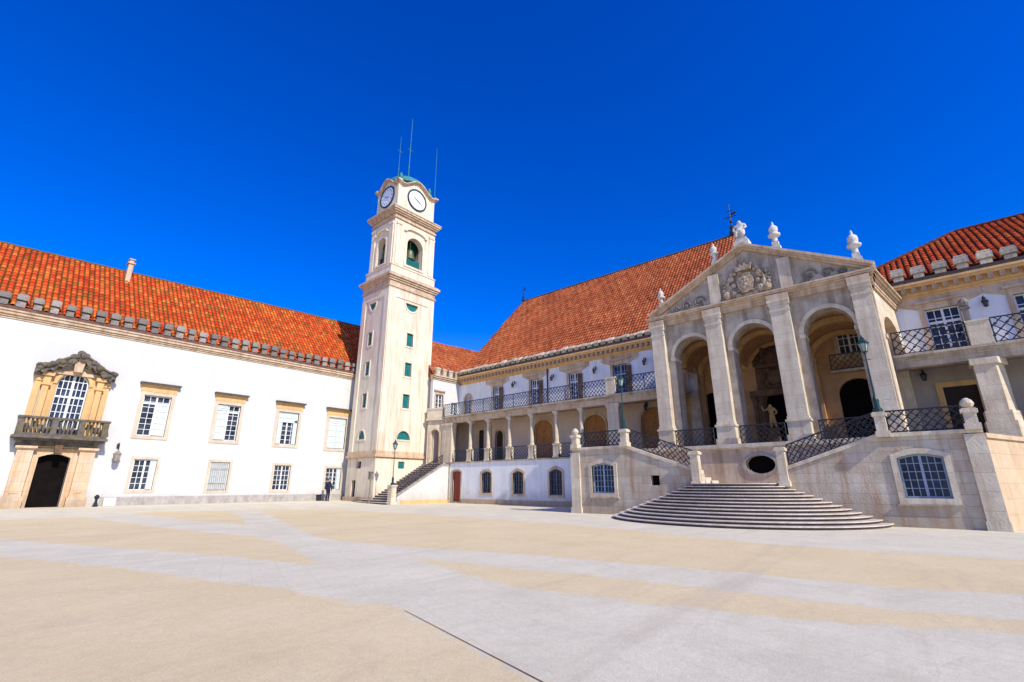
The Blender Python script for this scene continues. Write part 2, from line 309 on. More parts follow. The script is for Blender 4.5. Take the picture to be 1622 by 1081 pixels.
def tile_roof(name,m,parent,e0,e1,r0,r1,lim=None,tw=.26,tl=.42,amp=.055,lip=.035,seg_=6):
    e0,e1,r0,r1=map(Vector,(e0,e1,r0,r1)); L=(e1-e0).length; H=((r0-e0).length+(r1-e1).length)/2
    nc=int(round(L/tw)); nr=int(round(H/tl)); N=((e1-e0).cross(r0-e0)).normalized()
    if N.z<0: N=-N
    mb=MB(); mb.uv=[]; cols=nc*seg_+1; rows=[]
    for j in range(nr): rows+= [(j/nr+1e-4,lip),((j+1)/nr-1e-4,0)]
    for i in range(cols):
        s=i/(cols-1); ph=(i%seg_)/seg_; h=amp*(math.sin(PI*ph)**.75 if ph>0 else 0)*1.0
        t0,t1=lim(s) if lim else (0,1)
        for t,lp in rows:
            tt=min(max(t,t0),t1)
            wob=.012*math.sin(i//seg_*2.3+int(t*nr)*1.7)+.035*math.sin(s*L*.55+t*3)*math.sin(t*PI)+.02*math.sin(s*L*1.7+t*9)
            p=(e0.lerp(e1,s)).lerp(r0.lerp(r1,s),tt)+N*(h+lp+wob)
            mb.v.append(tuple(p)); mb.uv.append(((i/seg_)-.001*(i%seg_==0 and i>0)*0+.0001,tt*nr*.9999+.00005))
    n=len(rows)
    for i in range(cols-1):
        for j in range(n-1):
            a=i*n+j; q=[a,a+n,a+n+1,a+1]
            if (Vector(mb.v[q[0]])-Vector(mb.v[q[3]])).length<1e-6 and (Vector(mb.v[q[1]])-Vector(mb.v[q[2]])).length<1e-6: continue
            mb.f.append(tuple(q))
    # per-face uv instead of per-vertex: take the lowest corner so each tile keeps one index
    me=bpy.data.meshes.new(name); me.from_pydata(mb.v,[],mb.f); me.update(); l=me.uv_layers.new(name='UVMap')
    for p in me.polygons:
        us=[mb.uv[v] for v in p.vertices]; u=(sum(x[0] for x in us)/len(us), sum(x[1] for x in us)/len(us))
        for li in p.loop_indices: l.data[li].uv=u
        p.use_smooth=False
    me.materials.append(M[m]); o=bpy.data.objects.new(name,me); COL.objects.link(o); place(o,parent,None)
    return o
def lattice(mb,fr,u0,u1,vb0,vb1,h,w=0,sp=.34,t=.017,posts=None,toprail=.03):
    f=lambda u: vb0+(vb1-vb0)*(u-u0)/(u1-u0)
    P=lambda u,q,ww: fr.p(u,f(u)+q,ww)
    mb.tube(P(u0,h,w),P(u1,h,w),toprail,6); mb.tube(P(u0,.06,w),P(u1,.06,w),.022,6)
    H0,H1=.07,h-.02; hh=H1-H0; k=u0-hh*.95
    while k<u1:
        for sgn in (0,1):
            a,b=(k,k+hh*.95); qa,qb=(H0,H1) if sgn==0 else (H1,H0)
            ca,cb=max(a,u0),min(b,u1)
            if cb-ca<.03: continue
            g=lambda x:qa+(qb-qa)*(x-a)/(b-a)
            mb.tube(P(ca,g(ca),w+(.012 if sgn else -.012)),P(cb,g(cb),w+(.012 if sgn else -.012)),t,4)
        for q in (.25,.5,.75):   # forged collars on the crossings
            u=k+hh*.95*q
            if u0<u<u1: mb.ball(P(u,H0+hh*q,w),t*2.2,6,4)
        k+=sp
    n=posts or max(1,int((u1-u0)/1.6))
    for i in range(n+1):
        u=u0+(u1-u0)*i/n; mb.tube(P(u,0,w),P(u,h+.02,w),.026,6)
def figure(name,joints,edges,radii,m,parent,lv=2):
    me=bpy.data.meshes.new(name); me.from_pydata([Vector(j) for j in joints],edges,[]); me.update()
    o=bpy.data.objects.new(name,me); COL.objects.link(o); place(o,parent,None)
    sm=o.modifiers.new('skin','SKIN'); sm.use_smooth_shade=True
    for i,r in enumerate(radii):
        r=(r,r) if not isinstance(r,tuple) else r
        me.skin_vertices[0].data[i].radius=r
    me.skin_vertices[0].data[0].use_root=True
    ss=o.modifiers.new('sub','SUBSURF'); ss.levels=lv; ss.render_levels=lv
    dg=bpy.context.evaluated_depsgraph_get(); ev=o.evaluated_get(dg); nm=bpy.data.meshes.new_from_object(ev)
    o.modifiers.clear(); o.data=nm; nm.materials.clear(); nm.materials.append(M[m]); return o

def pier(x0,x1,y0,y1,z0,z1,m=None):
    m=m or MB(); m.box(x0-.06,x1+.06,y0-.06,y1,z0,z0+.3); m.box(x0,x1,y0,y1,z0+.3,z1-.3); m.box(x0-.05,x1+.05,y0-.05,y1,z1-.3,z1-.18); m.box(x0-.09,x1+.09,y0-.09,y1,z1-.18,z1); return m

# ================================================================ GROUND
def gz(x): return 0 if x>-33 else min(.18,.18*(-33-x)/7.7)
def groundmat():
    m=bpy.data.materials.new('sand_and_stone_paving'); m.use_nodes=True; t=m.node_tree; N=t.nodes.new; L=t.links.new; bs=t.nodes['Principled BSDF']
    bs.inputs['Roughness'].default_value=.92; bs.inputs['Specular IOR Level'].default_value=.15
    tc=N('ShaderNodeTexCoord')
    def noise(sc,det=8,ro=.65,dist=0,rot=None,scl=None):
        n=N('ShaderNodeTexNoise'); n.inputs['Scale'].default_value=sc; n.inputs['Detail'].default_value=det; n.inputs['Roughness'].default_value=ro; n.inputs['Distortion'].default_value=dist
        if rot is not None:
            mp=N('ShaderNodeMapping'); mp.inputs['Rotation'].default_value=(0,0,R(rot)); mp.inputs['Scale'].default_value=scl; L(tc.outputs['Object'],mp.inputs[0]); L(mp.outputs[0],n.inputs['Vector'])
        else: L(tc.outputs['Object'],n.inputs['Vector'])
        return n.outputs['Fac']
    def ramp(f,p0,c0,p1,c1):
        r=N('ShaderNodeValToRGB'); e=r.color_ramp.elements; e[0].position=p0; e[1].position=p1; e[0].color=(*c0,1); e[1].color=(*c1,1); L(f,r.inputs['Fac']); return r.outputs[0]
    def mix(f,a,b,mode='MIX'):
        x=N('ShaderNodeMixRGB'); x.blend_type=mode
        if isinstance(f,(int,float)): x.inputs[0].default_value=f
        else: L(f,x.inputs[0])
        L(a,x.inputs[1])
        if isinstance(b,tuple): x.inputs[2].default_value=(*b,1)
        else: L(b,x.inputs[2])
        return x.outputs[0]
    # sand
    sand=ramp(noise(.5),.3,(.74,.59,.34),.7,(.82,.675,.415))
    sand=mix(ramp(noise(1.1,10,.75,1.2,20,(1,.35,1)),.5,(0,0,0),.75,(.5,.5,.5)),sand,(.60,.47,.29))
    # paving: slabs
    pav=ramp(noise(.6),.3,(.70,.64,.48),.7,(.82,.755,.575))
    mp2=N('ShaderNodeMapping'); mp2.inputs['Rotation'].default_value=(0,0,R(20)); L(tc.outputs['Object'],mp2.inputs[0])
    bk=N('ShaderNodeTexBrick'); bk.inputs['Scale'].default_value=1; bk.inputs['Brick Width'].default_value=.9; bk.inputs['Row Height'].default_value=.45; bk.inputs['Mortar Size'].default_value=.012
    bk.inputs['Color1'].default_value=(1,1,1,1); bk.inputs['Color2'].default_value=(.86,.85,.84,1); bk.inputs['Mortar'].default_value=(.7,.67,.64,1); L(mp2.outputs[0],bk.inputs['Vector'])
    pav=mix(.2,pav,bk.outputs['Color'],'MULTIPLY')
    pav=mix(ramp(noise(.8,10,.75,2,35,(1,.4,1)),.48,(0,0,0),.72,(.65,.65,.65)),pav,(.61,.535,.41))
    pav=mix(ramp(noise(1.7,10,.75,1,-30,(1,.5,1)),.55,(0,0,0),.75,(.4,.4,.4)),pav,(.82,.77,.66))
    # blend along the worn edge
    at=N('ShaderNodeAttribute'); at.attribute_name='sand'
    e1=N('ShaderNodeMath'); e1.operation='SUBTRACT'; L(noise(2.6,8,.7),e1.inputs[0]); e1.inputs[1].default_value=.5
    e2=N('ShaderNodeMath'); e2.operation='MULTIPLY_ADD'; L(e1.outputs[0],e2.inputs[0]); e2.inputs[1].default_value=.85; L(at.outputs['Fac'],e2.inputs[2])
    mr=N('ShaderNodeMapRange'); mr.interpolation_type='SMOOTHSTEP'; mr.inputs['From Min'].default_value=-.11; mr.inputs['From Max'].default_value=.12; L(e2.outputs[0],mr.inputs['Value'])
    col=mix(mr.outputs['Result'],pav,sand)
    # grit
    gr=noise(45,6,.85); col=mix(1.0,col,ramp(gr,.3,(.74,.73,.72),.7,(1.08,1.08,1.08)),'MULTIPLY')
    g2=noise(9,8,.8); col=mix(1.0,col,ramp(g2,.32,(.90,.89,.87),.66,(1.04,1.04,1.04)),'MULTIPLY')
    # drifting scuffs and wheel marks
    sc=noise(.35,6,.6,3,62,(1,.12,1)); col=mix(ramp(sc,.57,(0,0,0),.70,(.42,.42,.42)),col,(.50,.42,.31))
    L(col,bs.inputs['Base Color'])
    bp=N('ShaderNodeBump'); bp.inputs['Strength'].default_value=.5; bp.inputs['Distance'].default_value=.012; L(gr,bp.inputs['Height'])
    b2=N('ShaderNodeBump'); b2.inputs['Strength'].default_value=.3; b2.inputs['Distance'].default_value=.05; L(g2,b2.inputs['Height']); L(bp.outputs[0],b2.inputs['Normal']); L(b2.outputs[0],bs.inputs['Normal'])
    return m
F0=750.;T0=math.atan(228.5/750)
def gp(x,y):       # image pixel cast through the camera onto the ground plane
    u=540.5-y; up=u*math.cos(T0)+F0*math.sin(T0); fw=F0*math.cos(T0)-u*math.sin(T0); la=x-811; A=R(40.8)
    t=-1.45/up; return ((-fw*math.sin(A)+la*math.cos(A))*t,(fw*math.cos(A)+la*math.sin(A))*t)
SAND=[[gp(*p) for p in l] for l in (
 [(-150,868),(0,881),(150,896),(300,915),(400,928),(480,940),(560,953),(640,967),(700,1000),(780,1042),(862,1083),(980,1160),(700,1500),(-600,1300),(-700,900)],
 [(-260,832),(0,824),(130,820),(200,829),(300,841),(400,850),(440,859),(480,878),(513,897),(400,886),(300,877),(180,868),(0,855),(-260,845)],
 [(205,813),(290,810.5),(366,809.5),(380,819),(395,833),(300,824)],
 [(412,808.5),(540,808),(640,813),(811,825),(961,836),(1211,862),(1400,875),(1622,888),(1900,902),(1900,965),(1622,942),(1461,935),(1300,920),(1111,902),(960,890),(811,877),(660,868),(540,858),(498,850),(450,828)],
 [(652,883),(811,900),(1061,925),(1311,955),(1622,985),(1900,1005),(1900,1030),(1622,1005),(1311,985),(1061,960),(811,930),(720,905)])]
def build_ground():
    X=np.concatenate([[-700,-300,-120,-70],np.arange(-55,-15,.25),np.arange(-15,14,.2),[14,20,40,120,700]])
    Y=np.concatenate([[-700,-300,-100,-30],np.arange(-12,34,.2),[34,45,80,300,700]])
    gx,gy=np.meshgrid(X,Y,indexing='ij'); best=np.full(gx.shape,-9.)
    for l in SAND:
        ins=np.zeros(gx.shape,bool); d2=np.full(gx.shape,1e9)
        for (ax,ay),(bx,by) in zip(l,l[1:]+l[:1]):
            ex,ey=bx-ax,by-ay; q=ex*ex+ey*ey+1e-12
            t=np.clip(((gx-ax)*ex+(gy-ay)*ey)/q,0,1); d2=np.minimum(d2,(gx-ax-t*ex)**2+(gy-ay-t*ey)**2)
            c=((ay>gy)!=(by>gy)); xi=ax+(gy-ay)*ex/(ey if abs(ey)>1e-12 else 1e-12); ins^=c&(gx<xi)
        best=np.maximum(best,np.where(ins,1,-1)*np.sqrt(d2))
    n,m_=gx.shape; gzv=np.where(gx>-33,0,np.minimum(.18,.18*(-33-gx)/7.7))
    vs=np.stack([gx.ravel(),gy.ravel(),gzv.ravel()],1)
    a=(np.arange(n-1)[:,None]*m_+np.arange(m_-1)[None,:]).ravel(); fs=np.stack([a,a+m_,a+m_+1,a+1],1)
    me=bpy.data.meshes.new('ground'); me.from_pydata(vs.tolist(),[],fs.tolist()); me.update()
    at=me.attributes.new('sand','FLOAT','POINT'); at.data.foreach_set('value',np.clip(best,-2,2).ravel().astype('f'))
    me.materials.append(groundmat()); o=bpy.data.objects.new('ground',me); COL.objects.link(o); o['kind']='structure'
build_ground()
ln=MB(); a,b=gp(641,968),gp(866,1085)
d=Vector((b[0]-a[0],b[1]-a[1],0)).normalized(); nrm=Vector((-d.y,d.x,0))*.004
ln.add([Vector((a[0],a[1],.006))-nrm,Vector((b[0],b[1],.006))-nrm*1.5,Vector((b[0],b[1],.006))+nrm*1.5,Vector((a[0],a[1],.006))+nrm],[(0,1,2,3)])
ln.build('road_edge','redstain',kind='structure')

# ================================================================ LEFT WING
K=.8753  # left wing, laid out from image pixels, is scaled about the camera by this
Y_=lambda y:y*K
Z_=lambda z:z*K+.181
FL=Fr(-40.7,0,0,1)
GB=.10
wing=thing('palace_wing','long white palace wing with red tiled roof and battlements, left of the clock tower','building',(-40.7,10,GB))
W=[(9.12,10.97,5.17,8.35),(14.47,16.33,5.18,8.28),(19.75,21.71,5.14,8.22),(24.9,26.9,5.05,8.2)]
B=[(9.4,10.9,1.08,3.38),(14.7,16.2,1.02,3.35),(20.05,21.55,1.0,3.25),(25.2,26.85,.98,3.12)]
loops=[rect(-16,27.4,-.1,Z_(12.5))]
for a,b,c,d in W+B: loops.append(rect(Y_(a),Y_(b),Z_(c),Z_(d)))
loops.append(seg(Y_(4.05),Y_(5.72),.12,Z_(3.3),Z_(3.55)))
loops.append(arch(Y_(3.95),Y_(5.68),Z_(5.0),Z_(8.4),Z_(9.3)))
MB().plate(FL,loops,-.45,0).build('wall','white',wing)
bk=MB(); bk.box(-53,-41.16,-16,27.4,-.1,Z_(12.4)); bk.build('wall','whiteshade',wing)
# plinth
MB().fbox(FL,Y_(7.9),24.2,0,Z_(.62),.002,.10).build('plinth','plinth',wing)
MB().fbox(FL,-16,Y_(2.9),0,Z_(.62),.002,.10).build('plinth','plinth',wing)
# cornice
c=MB(); z0=Z_(12.5)
for k,(za,zb,pr) in enumerate([(0,.12,.06),(.12,.24,.14),(.24,.42,.24),(.42,.52,.32)]): c.fbox(FL,-16,27.4,z0+za,z0+zb-.0001,-.3,pr)
c.build('cornice','tan',wing)
MB().fbox(FL,-16,27.4,z0+.52,z0+.74,-.4,.27).build('dark_eave_band','redstain',wing)
mz=z0+.74
mb=MB(); mb.box(-.16,.14,-.21,.21,0,.36); mb.box(-.14,-.04,-.15,.15,.36,.48); mb.box(-.18,.18,-.26,.26,.48,.84); mb.box(-.13,.11,-.20,.20,.84,.92)
k=-2.2; first=None
while k<27:
    loc=(-40.52,k,mz)
    if first is None: first=mb.build('merlon','greyst',wing,loc=loc)
    else: dup_leaf(first,wing,loc)
    k+=.76
# roof
tile_roof('roof','rL',wing,(-40.62,-8,mz-.02),(-40.62,30,mz-.02),(-47.27,-8,17.62),(-47.27,30,19.0),tw=.30,tl=.46,amp=.11,lip=.07)
rb=MB(); rb.add([(-47.27,-8,17.6),(-47.27,30,18.98),(-54,30,12),(-54,-8,12)],[(0,1,2,3)]); rb.add([(-40.62,-8,mz-.1),(-47.27,-8,17.6),(-54,-8,12)],[(0,1,2)]); rb.add([(-40.62,30,mz-.1),(-47.27,30,18.98),(-54,30,12)],[(2,1,0)])
rb.build('rear_roof','rL',wing)
rd=MB()
for i in range(84):
    y=-8+i*.45; zz=17.62+1.38*(y+8)/38+.06+.012*math.sin(i*2.1)
    rd.tube((-47.27,y,zz+.02),(-47.27,y+.47,zz+.045),.13,8,.11)
rd.build('ridge_tiles','rL',wing)
ch=MB(); cx,cy=-46.2,6.25; ch.box(cx-.24,cx+.24,cy-.16,cy+.16,16.2,18.55); ch.box(cx-.34,cx+.34,cy-.24,cy+.24,18.55,18.66); ch.box(cx-.2,cx+.2,cy-.13,cy+.13,18.66,18.9); ch.box(cx-.3,cx+.3,cy-.2,cy+.2,18.9,18.97)
ch.build('chimney','tan',wing)
# windows with hoods
shut=[[(1,)],[(0,)],None,None]
for i,(a,b,c_,d_) in enumerate(W):
    a,b,c0,d0=Y_(a),Y_(b),Z_(c_),Z_(d_); tr=d0-.55; m_=(a+b)/2
    st=MB(); st.plate(FL,[rect(a-.22,b+.22,c0-.22,d0+.24),rect(a,b,c0,d0)],-.2,.05); s1=st.build('window_surround','pale',wing)
    s1h=MB(); s1h.fbox(FL,a-.26,b+.26,d0+.24,d0+.62,0,.07); s1h.fbox(FL,a-.32,b+.32,d0+.62,d0+.72,0,.2); s1h.build('lintel','warm',wing)
    hd=MB(); hd.fbox(FL,a-.38,b+.38,d0+.72,d0+.80,0,.36); hd.fbox(FL,a-.40,b+.40,d0+.80,d0+.85,0,.4); hd.build('hood','lichen',wing)
    sh=None
    if i==0: sh=[(m_+.03,b-.07,c0+.06,tr-.06)]
    if i==1: sh=[(a+.07,m_-.03,c0+.06,tr-.06),(a+.07,m_-.1,tr+.08,d0-.07)]
    if i==2: sh=[(a+.07,a+.42,c0+.06,tr-.3),(b-.35,b-.07,c0+.06,tr-.06),(a+.07,b-.07,tr-.3,d0-.06)]
    if i==3: sh=[(a+.07,m_-.01,c0+.06,tr-.06),(m_+.01,b-.07,c0+.06,tr-.06),(a+.07,b-.07,tr+.06,d0-.06)]
    window(FL,a,b,c0,d0,4,7,wing,transom=tr,shutter=sh,depth=.14)
for i,(a,b,c_,d_) in enumerate(B):
    a,b,c0,d0=Y_(a),Y_(b),Z_(c_),Z_(d_); m_=(a+b)/2
    MB().plate(FL,[rect(a-.17,b+.17,c0-.17,d0+.17),rect(a,b,c0,d0)],-.2,.03).build('window_surround','pale',wing)
    sh=[(a+.07,m_-.02,c0+.06,d0-.07),(m_+.02,b-.07,c0+.06,d0-.07)] if i==1 else ([(b-.36,b-.07,c0+.06,d0-.07)] if i in(0,3) else None)
    f_=window(FL,a,b,c0,d0,4,5,wing,shutter=sh,depth=.12)
    if i==1:
        for o_ in [x for x in bpy.data.objects if x.parent==f_ and x.name.startswith('shutter')]:
            o_.data.materials[0]=M['shgrey']
        gb=MB()
        for k in range(9): gb.fbox(FL,a+.12+k*(b-a-.24)/8-.012,a+.12+k*(b-a-.24)/8+.012,c0+.03,d0-.03,-.03,.0)
        gb.fbox(FL,a+.05,b-.05,c0+.5,c0+.53,-.03,-.002); gb.fbox(FL,a+.05,b-.05,d0-.5,d0-.47,-.03,-.002); gb.build('grille','plinth',f_)
# portal
a,b=Y_(4.05),Y_(5.72)
pd=MB(); pd.fbox(FL,a-.05,b+.05,.1,Z_(3.6),-.44,-.4); pd.build('door','dark',wing)  # near-black panel painting the darkness of the portal passage
pj=MB(); pj.plate(FL,[[(Y_(2.95),.05),(Y_(2.95),Z_(3.9)),(Y_(6.95),Z_(3.9)),(Y_(6.95),.05),(b,.05)]+[(b+(a-b)*k/8,Z_(3.3)+.22*math.sin(PI*k/8)) for k in range(9)]+[(a,.05)]],-.2,.10)
pj.build('door_surround','orange',wing)
for (p,q) in ((2.85,3.75),(6.05,7.0)):
    pl=MB(); y0,y1=Y_(p),Y_(q)
    pl.fbox(FL,y0-.06,y1+.06,.05,.75,.1,.50); pl.fbox(FL,y0,y1,.75,.85,.1,.44)
    pl.fbox(FL,y0+.04,y1-.04,.85,Z_(3.75),.1,.38); pl.fbox(FL,y0-.02,y1+.02,Z_(3.75),Z_(3.85),.1,.44)
    pl.fbox(FL,y0+.2,y1-.2,1.0,Z_(3.6),.38,.42); pl.fbox(FL,y0-.08,y1+.08,Z_(3.85),Z_(4.0),.1,.55)
    pl.build('pilaster','orange',wing)
lt=MB(); n=16
lo=[(Y_(2.95)+(Y_(6.95)-Y_(2.95))*k/n, Z_(3.98)+.0) for k in range(n+1)]
hi=[(Y_(6.95)-(Y_(6.95)-Y_(2.95))*k/n, Z_(4.42)-.26*math.sin(PI*k/n)**1.2) for k in range(n+1)]
lt.plate(FL,[lo+hi],.1,.46); lt.build('lintel','warm',wing)
kk=MB(); kk.plate(FL,[[(Y_(4.72),Z_(3.55)),(Y_(5.05),Z_(3.55)),(Y_(5.12),Z_(4.45)),(Y_(4.65),Z_(4.45))]],.3,.62); kk.build('keystone','brownst',wing)
bal=MB(); bal.fbox(FL,Y_(2.9),Y_(6.95),Z_(4.0),Z_(4.36),.1,.5); bal.fbox(FL,Y_(2.6),Y_(7.2),Z_(4.36),Z_(4.5),.05,.85); bal.fbox(FL,Y_(2.4),Y_(7.35),Z_(4.5),Z_(4.66),.02,1.05)
for yy in (2.85,6.85):
    bal.plate(Fr(-40.7,Y_(yy)-.12,1,0),[[(.1,Z_(3.9)),(.42,Z_(4.0)),(.75,Z_(4.36)),(.1,Z_(4.36))]],-.22,0)
bal=bal.build('balcony','lichen',wing)
br=MB(); u0,u1=Y_(2.5),Y_(7.25); zb=Z_(4.66); zt=zb+1.12
for uu in (u0,u0+1.45,u1-1.45,u1-.3): br.fbox(FL,uu,uu+.3,zb,zt-.1,.68,.98)
br.fbox(FL,u0-.05,u1+.05,zt-.12,zt,.64,1.02); br.fbox(FL,u0,u1,zb,zb+.14,.70,.96)
br.fbox(FL,u0,u0+.24,zt-.12,zt,.0,.64); br.fbox(FL,u1-.24,u1,zt-.12,zt,.0,.64)
prof=[(.05,0),(.05,.06),(.035,.08),(.085,.28),(.08,.36),(.035,.6),(.03,.72),(.055,.78),(.055,.87)]
k=u0+.42
while k<u1-.32:
    if not any(uu-.1<k<uu+.4 for uu in (u0,u0+1.45,u1-1.45,u1-.3)):
        x,y,_=FL.p(k,0,.83); br.lathe(x,y,prof,8,z=zb+.13)
    k+=.185
for ww in (.2,.42): 
    for uu in (u0+.12,u1-.12):
        x,y,_=FL.p(uu,0,ww); br.lathe(x,y,prof,8,z=zb+.13)
br.build('balustrade','lichen',bal)
# upper portal window
a,b=Y_(3.95),Y_(5.68); zt=Z_(9.3)
sw=MB(); outer=[(a-.5,zb),(b+.5,zb),(b+.5,Z_(9.5)),(a-.5,Z_(9.5))]
sw.plate(FL,[outer,arch(a,b,zb+.05,Z_(8.4),zt)],-.15,.12); 
sw.plate(FL,[arch(a-.2,b+.2,Z_(5),Z_(8.4),zt+.2)[2:]+arch(a-.02,b+.02,Z_(5),Z_(8.4),zt+.02)[2:][::-1]],.12,.2)
sw.build('window_surround','warm',wing)
for s_ in (-1,1):
    uc=(a+b)/2+s_*((b-a)/2+.52); q=MB()
    q.fbox(FL,uc-.2,uc+.2,zb,zb+.6,.12,.42); q.fbox(FL,uc-.15,uc+.15,zb+.6,Z_(8.2),.12,.36); q.fbox(FL,uc-.22,uc+.22,Z_(8.2),Z_(8.32),.12,.44); q.fbox(FL,uc-.17,uc+.17,Z_(8.32),Z_(8.85),.12,.38); q.fbox(FL,uc-.28,uc+.28,Z_(8.85),Z_(9.1),.12,.5)
    u2=uc+s_*.36; q.fbox(FL,u2-.15,u2+.15,zb,Z_(8.5),.0,.16); q.fbox(FL,u2-.2,u2+.2,Z_(8.5),Z_(8.8),.0,.24)
    q.build('pilaster','warm',wing)
window(FL,a,b,zb+.05,zt,6,8,wing,gm='glassb',vs=Z_(8.4),shape='arch',transom=Z_(7.55),depth=.1,bar=.045,mull=.07)
pe=MB(); uc=(a+b)/2; hw=1.92
def pc(t): # bell-shaped crest
    x=abs(t); return Z_(9.42)+ .78*(.5+.5*math.cos(PI*x)) + .22*math.exp(-(x/.13)**2)+.10*math.exp(-((x-.95)/.1)**2)+.16*(1-x)
up=[(uc+hw*(1-2*k/36),pc(1-2*k/36)) for k in range(37)]
dn=[(uc-hw*(1-2*k/36),pc(1-2*k/36)-.46-.09*math.cos(k*1.7)) for k in range(37)]
pe.plate(FL,[up+dn],.0,.72); pe.plate(FL,[[(p[0]*1.0,p[1]+.07) for p in up]+[(p[0],p[1]-.04) for p in up[::-1]]],.0,.82)
for k in range(26):
    t=-1+2*k/25; pe.ball((-40.7+.6+.2*random.random(),uc+hw*t*.97,pc(t)-.02-.3*random.random()*(k%2)),.09+.11*random.random(),7,5)
pe.build('pediment','lichen',wing)
pf=MB(); pf.fbox(FL,uc-1.45,uc+1.45,Z_(9.1),Z_(9.32),.0,.30); pf.plate(FL,[[(uc-.2,zt+.02),(uc+.2,zt+.02),(uc+.26,zt+.75),(uc-.26,zt+.75)]],.1,.55)
pf.ball((-40.2,uc,zt+.95),.24,8,6); pf.ball((-40.25,uc-.5,zt+.5),.17,8,6); pf.ball((-40.25,uc+.5,zt+.5),.17,8,6); pf.build('carved_panel','tan',wing)

# ================================================================ CLOCK TOWER
TX0,TX1,TY0,TY1=-39.8,-35.5,23.55,28.9
tower=thing('clock_tower','tall cream square bell tower with clock faces under a small green dome','tower',((TX0+TX1)/2,(TY0+TY1)/2,.05))
FT=Fr(TX1,0,0,1); FN=Fr(0,TY0,1,0)
def ring(mb,ins,z0,z1): mb.box(TX0+ins,TX1-ins,TY0+ins,TY1-ins,z0,z1)
cyT=(TY0+TY1)/2; cxT=(TX0+TX1)/2
T_=lambda z:z*1.03-.044  # heights from image pixels; tower, footprint included, scaled outward about the camera
sl=[(13.64,14.88),(10.83,12.09),(7.95,9.2)]
def halfdn(u0,u1,vt,vb,n=10):
    c=(u0+u1)/2; a_=(u1-u0)/2; return [(u1,vt),(u0,vt)]+[(c+a_*math.cos(PI+PI*k/n),vt-(vt-vb)*math.sin(PI*k/n)) for k in range(1,n)]
def halfup(u0,u1,vb,vt,n=10):
    c=(u0+u1)/2; a_=(u1-u0)/2; return [(u0,vb),(u1,vb)]+[(c+a_*math.cos(PI*k/n),vb+(vt-vb)*math.sin(PI*k/n)) for k in range(1,n)]
ZC=T_(18.75)
for fr,c0,lo,hi,half,door in ((FT,cyT,TY0,TY1,.72,False),(FN,-37.98,TX0,TX1,.52,True)):
    hs_=[rect(c0-.36 if not door else c0-.3,c0+.38 if not door else c0+.3,T_(p),T_(q)) for p,q in sl]
    hs_.append(halfdn(c0-half,c0+half,T_(17.75),T_(17.05))); hs_.append(halfup(c0-half,c0+half,T_(5.22),T_(5.97)))
    hs_.append(rect(c0-.35,c0+.33,T_(2.8),T_(3.38)))
    if door: hs_.append(rect(-38.9,-38.25,.12,T_(1.85)))
    m=MB(); m.plate(fr,[rect(lo,hi if not door else hi-.34,-.1,ZC)]+hs_,-.34,0); 
    if door: m.box(TX0,TX0+.3,TY0+.36,TY1,-.1,ZC); m.box(TX0+.32,TX1-.36,TY1-.3,TY1,-.1,ZC)
    m.build('wall','cream',tower)
    for l in hs_[:5]+([] if door else [hs_[5]]): 
        g_=MB(); g_.plate(fr,[l],-.2,-.12); g_.build('shutter','teal',tower)
    if door:
        g_=MB(); g_.plate(fr,[hs_[5]],-.33,-.28); g_.build('window_pane','dark',tower); g_=MB(); g_.plate(fr,[hs_[6]],-.33,-.28); g_.build('doorway','dark',tower)
    # surrounds and raised corner strips
    s_=MB()
    for l,(p,q) in zip(hs_[:3],sl):
        u0,u1=l[0][0],l[1][0]; s_=MB(); s_.plate(fr,[rect(u0-.14,u1+.14,T_(p)-.16,T_(q)+.14),l],-.05,.05); s_.build('window_surround','cream',tower)
    c_=c0
    s_=MB(); s_.plate(fr,[halfup(c_-half-.16,c_+half+.16,T_(5.22)-.14,T_(5.97)+.16),hs_[4]],-.05,.05); s_.build('window_surround','cream',tower)
    s_=MB(); s_.plate(fr,[halfdn(c_-half-.16,c_+half+.16,T_(17.75)+.12,T_(17.05)-.18),hs_[3]],-.05,.05)
    s_.build('window_surround','cream',tower)
    cs=MB(); wd=.78 if not door else .62
    l0=lo+(.07 if not door else 0); h0=hi-(0 if not door else -.07); z0=T_(4.2)
    cs.plate(fr,[[(l0,z0),(lo+wd,z0),(lo+wd,ZC-.75),(hi-wd,ZC-.75),(hi-wd,z0),(h0,z0),(h0,ZC),(l0,ZC)]],0,.07)
    cs.build('raised_border','cream',tower)
m=MB(); 
for ins,a_,b_ in ((-.12,-.1,.5),(-.05,T_(3.6),T_(3.7)),(-.18,T_(3.7),T_(3.9)),(-.09,T_(3.9),T_(4.2))): 
    # hollow bands so the shaft stays open inside
    m.fbox(FT,TY0+ins,TY1-ins,a_,b_,-.02,-ins); m.fbox(FN,TX0+ins,TX1+.0,a_,b_,.0,-ins)
m.build('string_course','orange',tower)
m=MB()
for ins,a_,b_ in ((-.06,ZC-.0,ZC+.18),(-.14,ZC+.18,ZC+.34),(-.05,ZC+.34,ZC+.8),(-.18,ZC+.8,ZC+.98),(-.30,ZC+.98,ZC+1.16),(-.43,ZC+1.16,ZC+1.38),(-.3,ZC+1.38,ZC+1.52)): ring(m,ins,a_,b_)
m.build('cornice','tan',tower)
zb=ZC+1.52
m=MB(); ring(m,.02,zb,zb+.9); ring(m,-.04,zb+.9,zb+1.0); ring(m,.1,zb+1.0,zb+1.15); m.build('belfry_base','cream',tower)
z1=zb+1.15; z2=T_(26.0)
I=.16
FT2=Fr(TX1-I,0,0,1); FN2=Fr(0,TY0+I,1,0); FT3=Fr(TX0+I,0,0,-1); FN3=Fr(0,TY1-I,-1,0)
m=MB(); m2=MB(); pn=[]
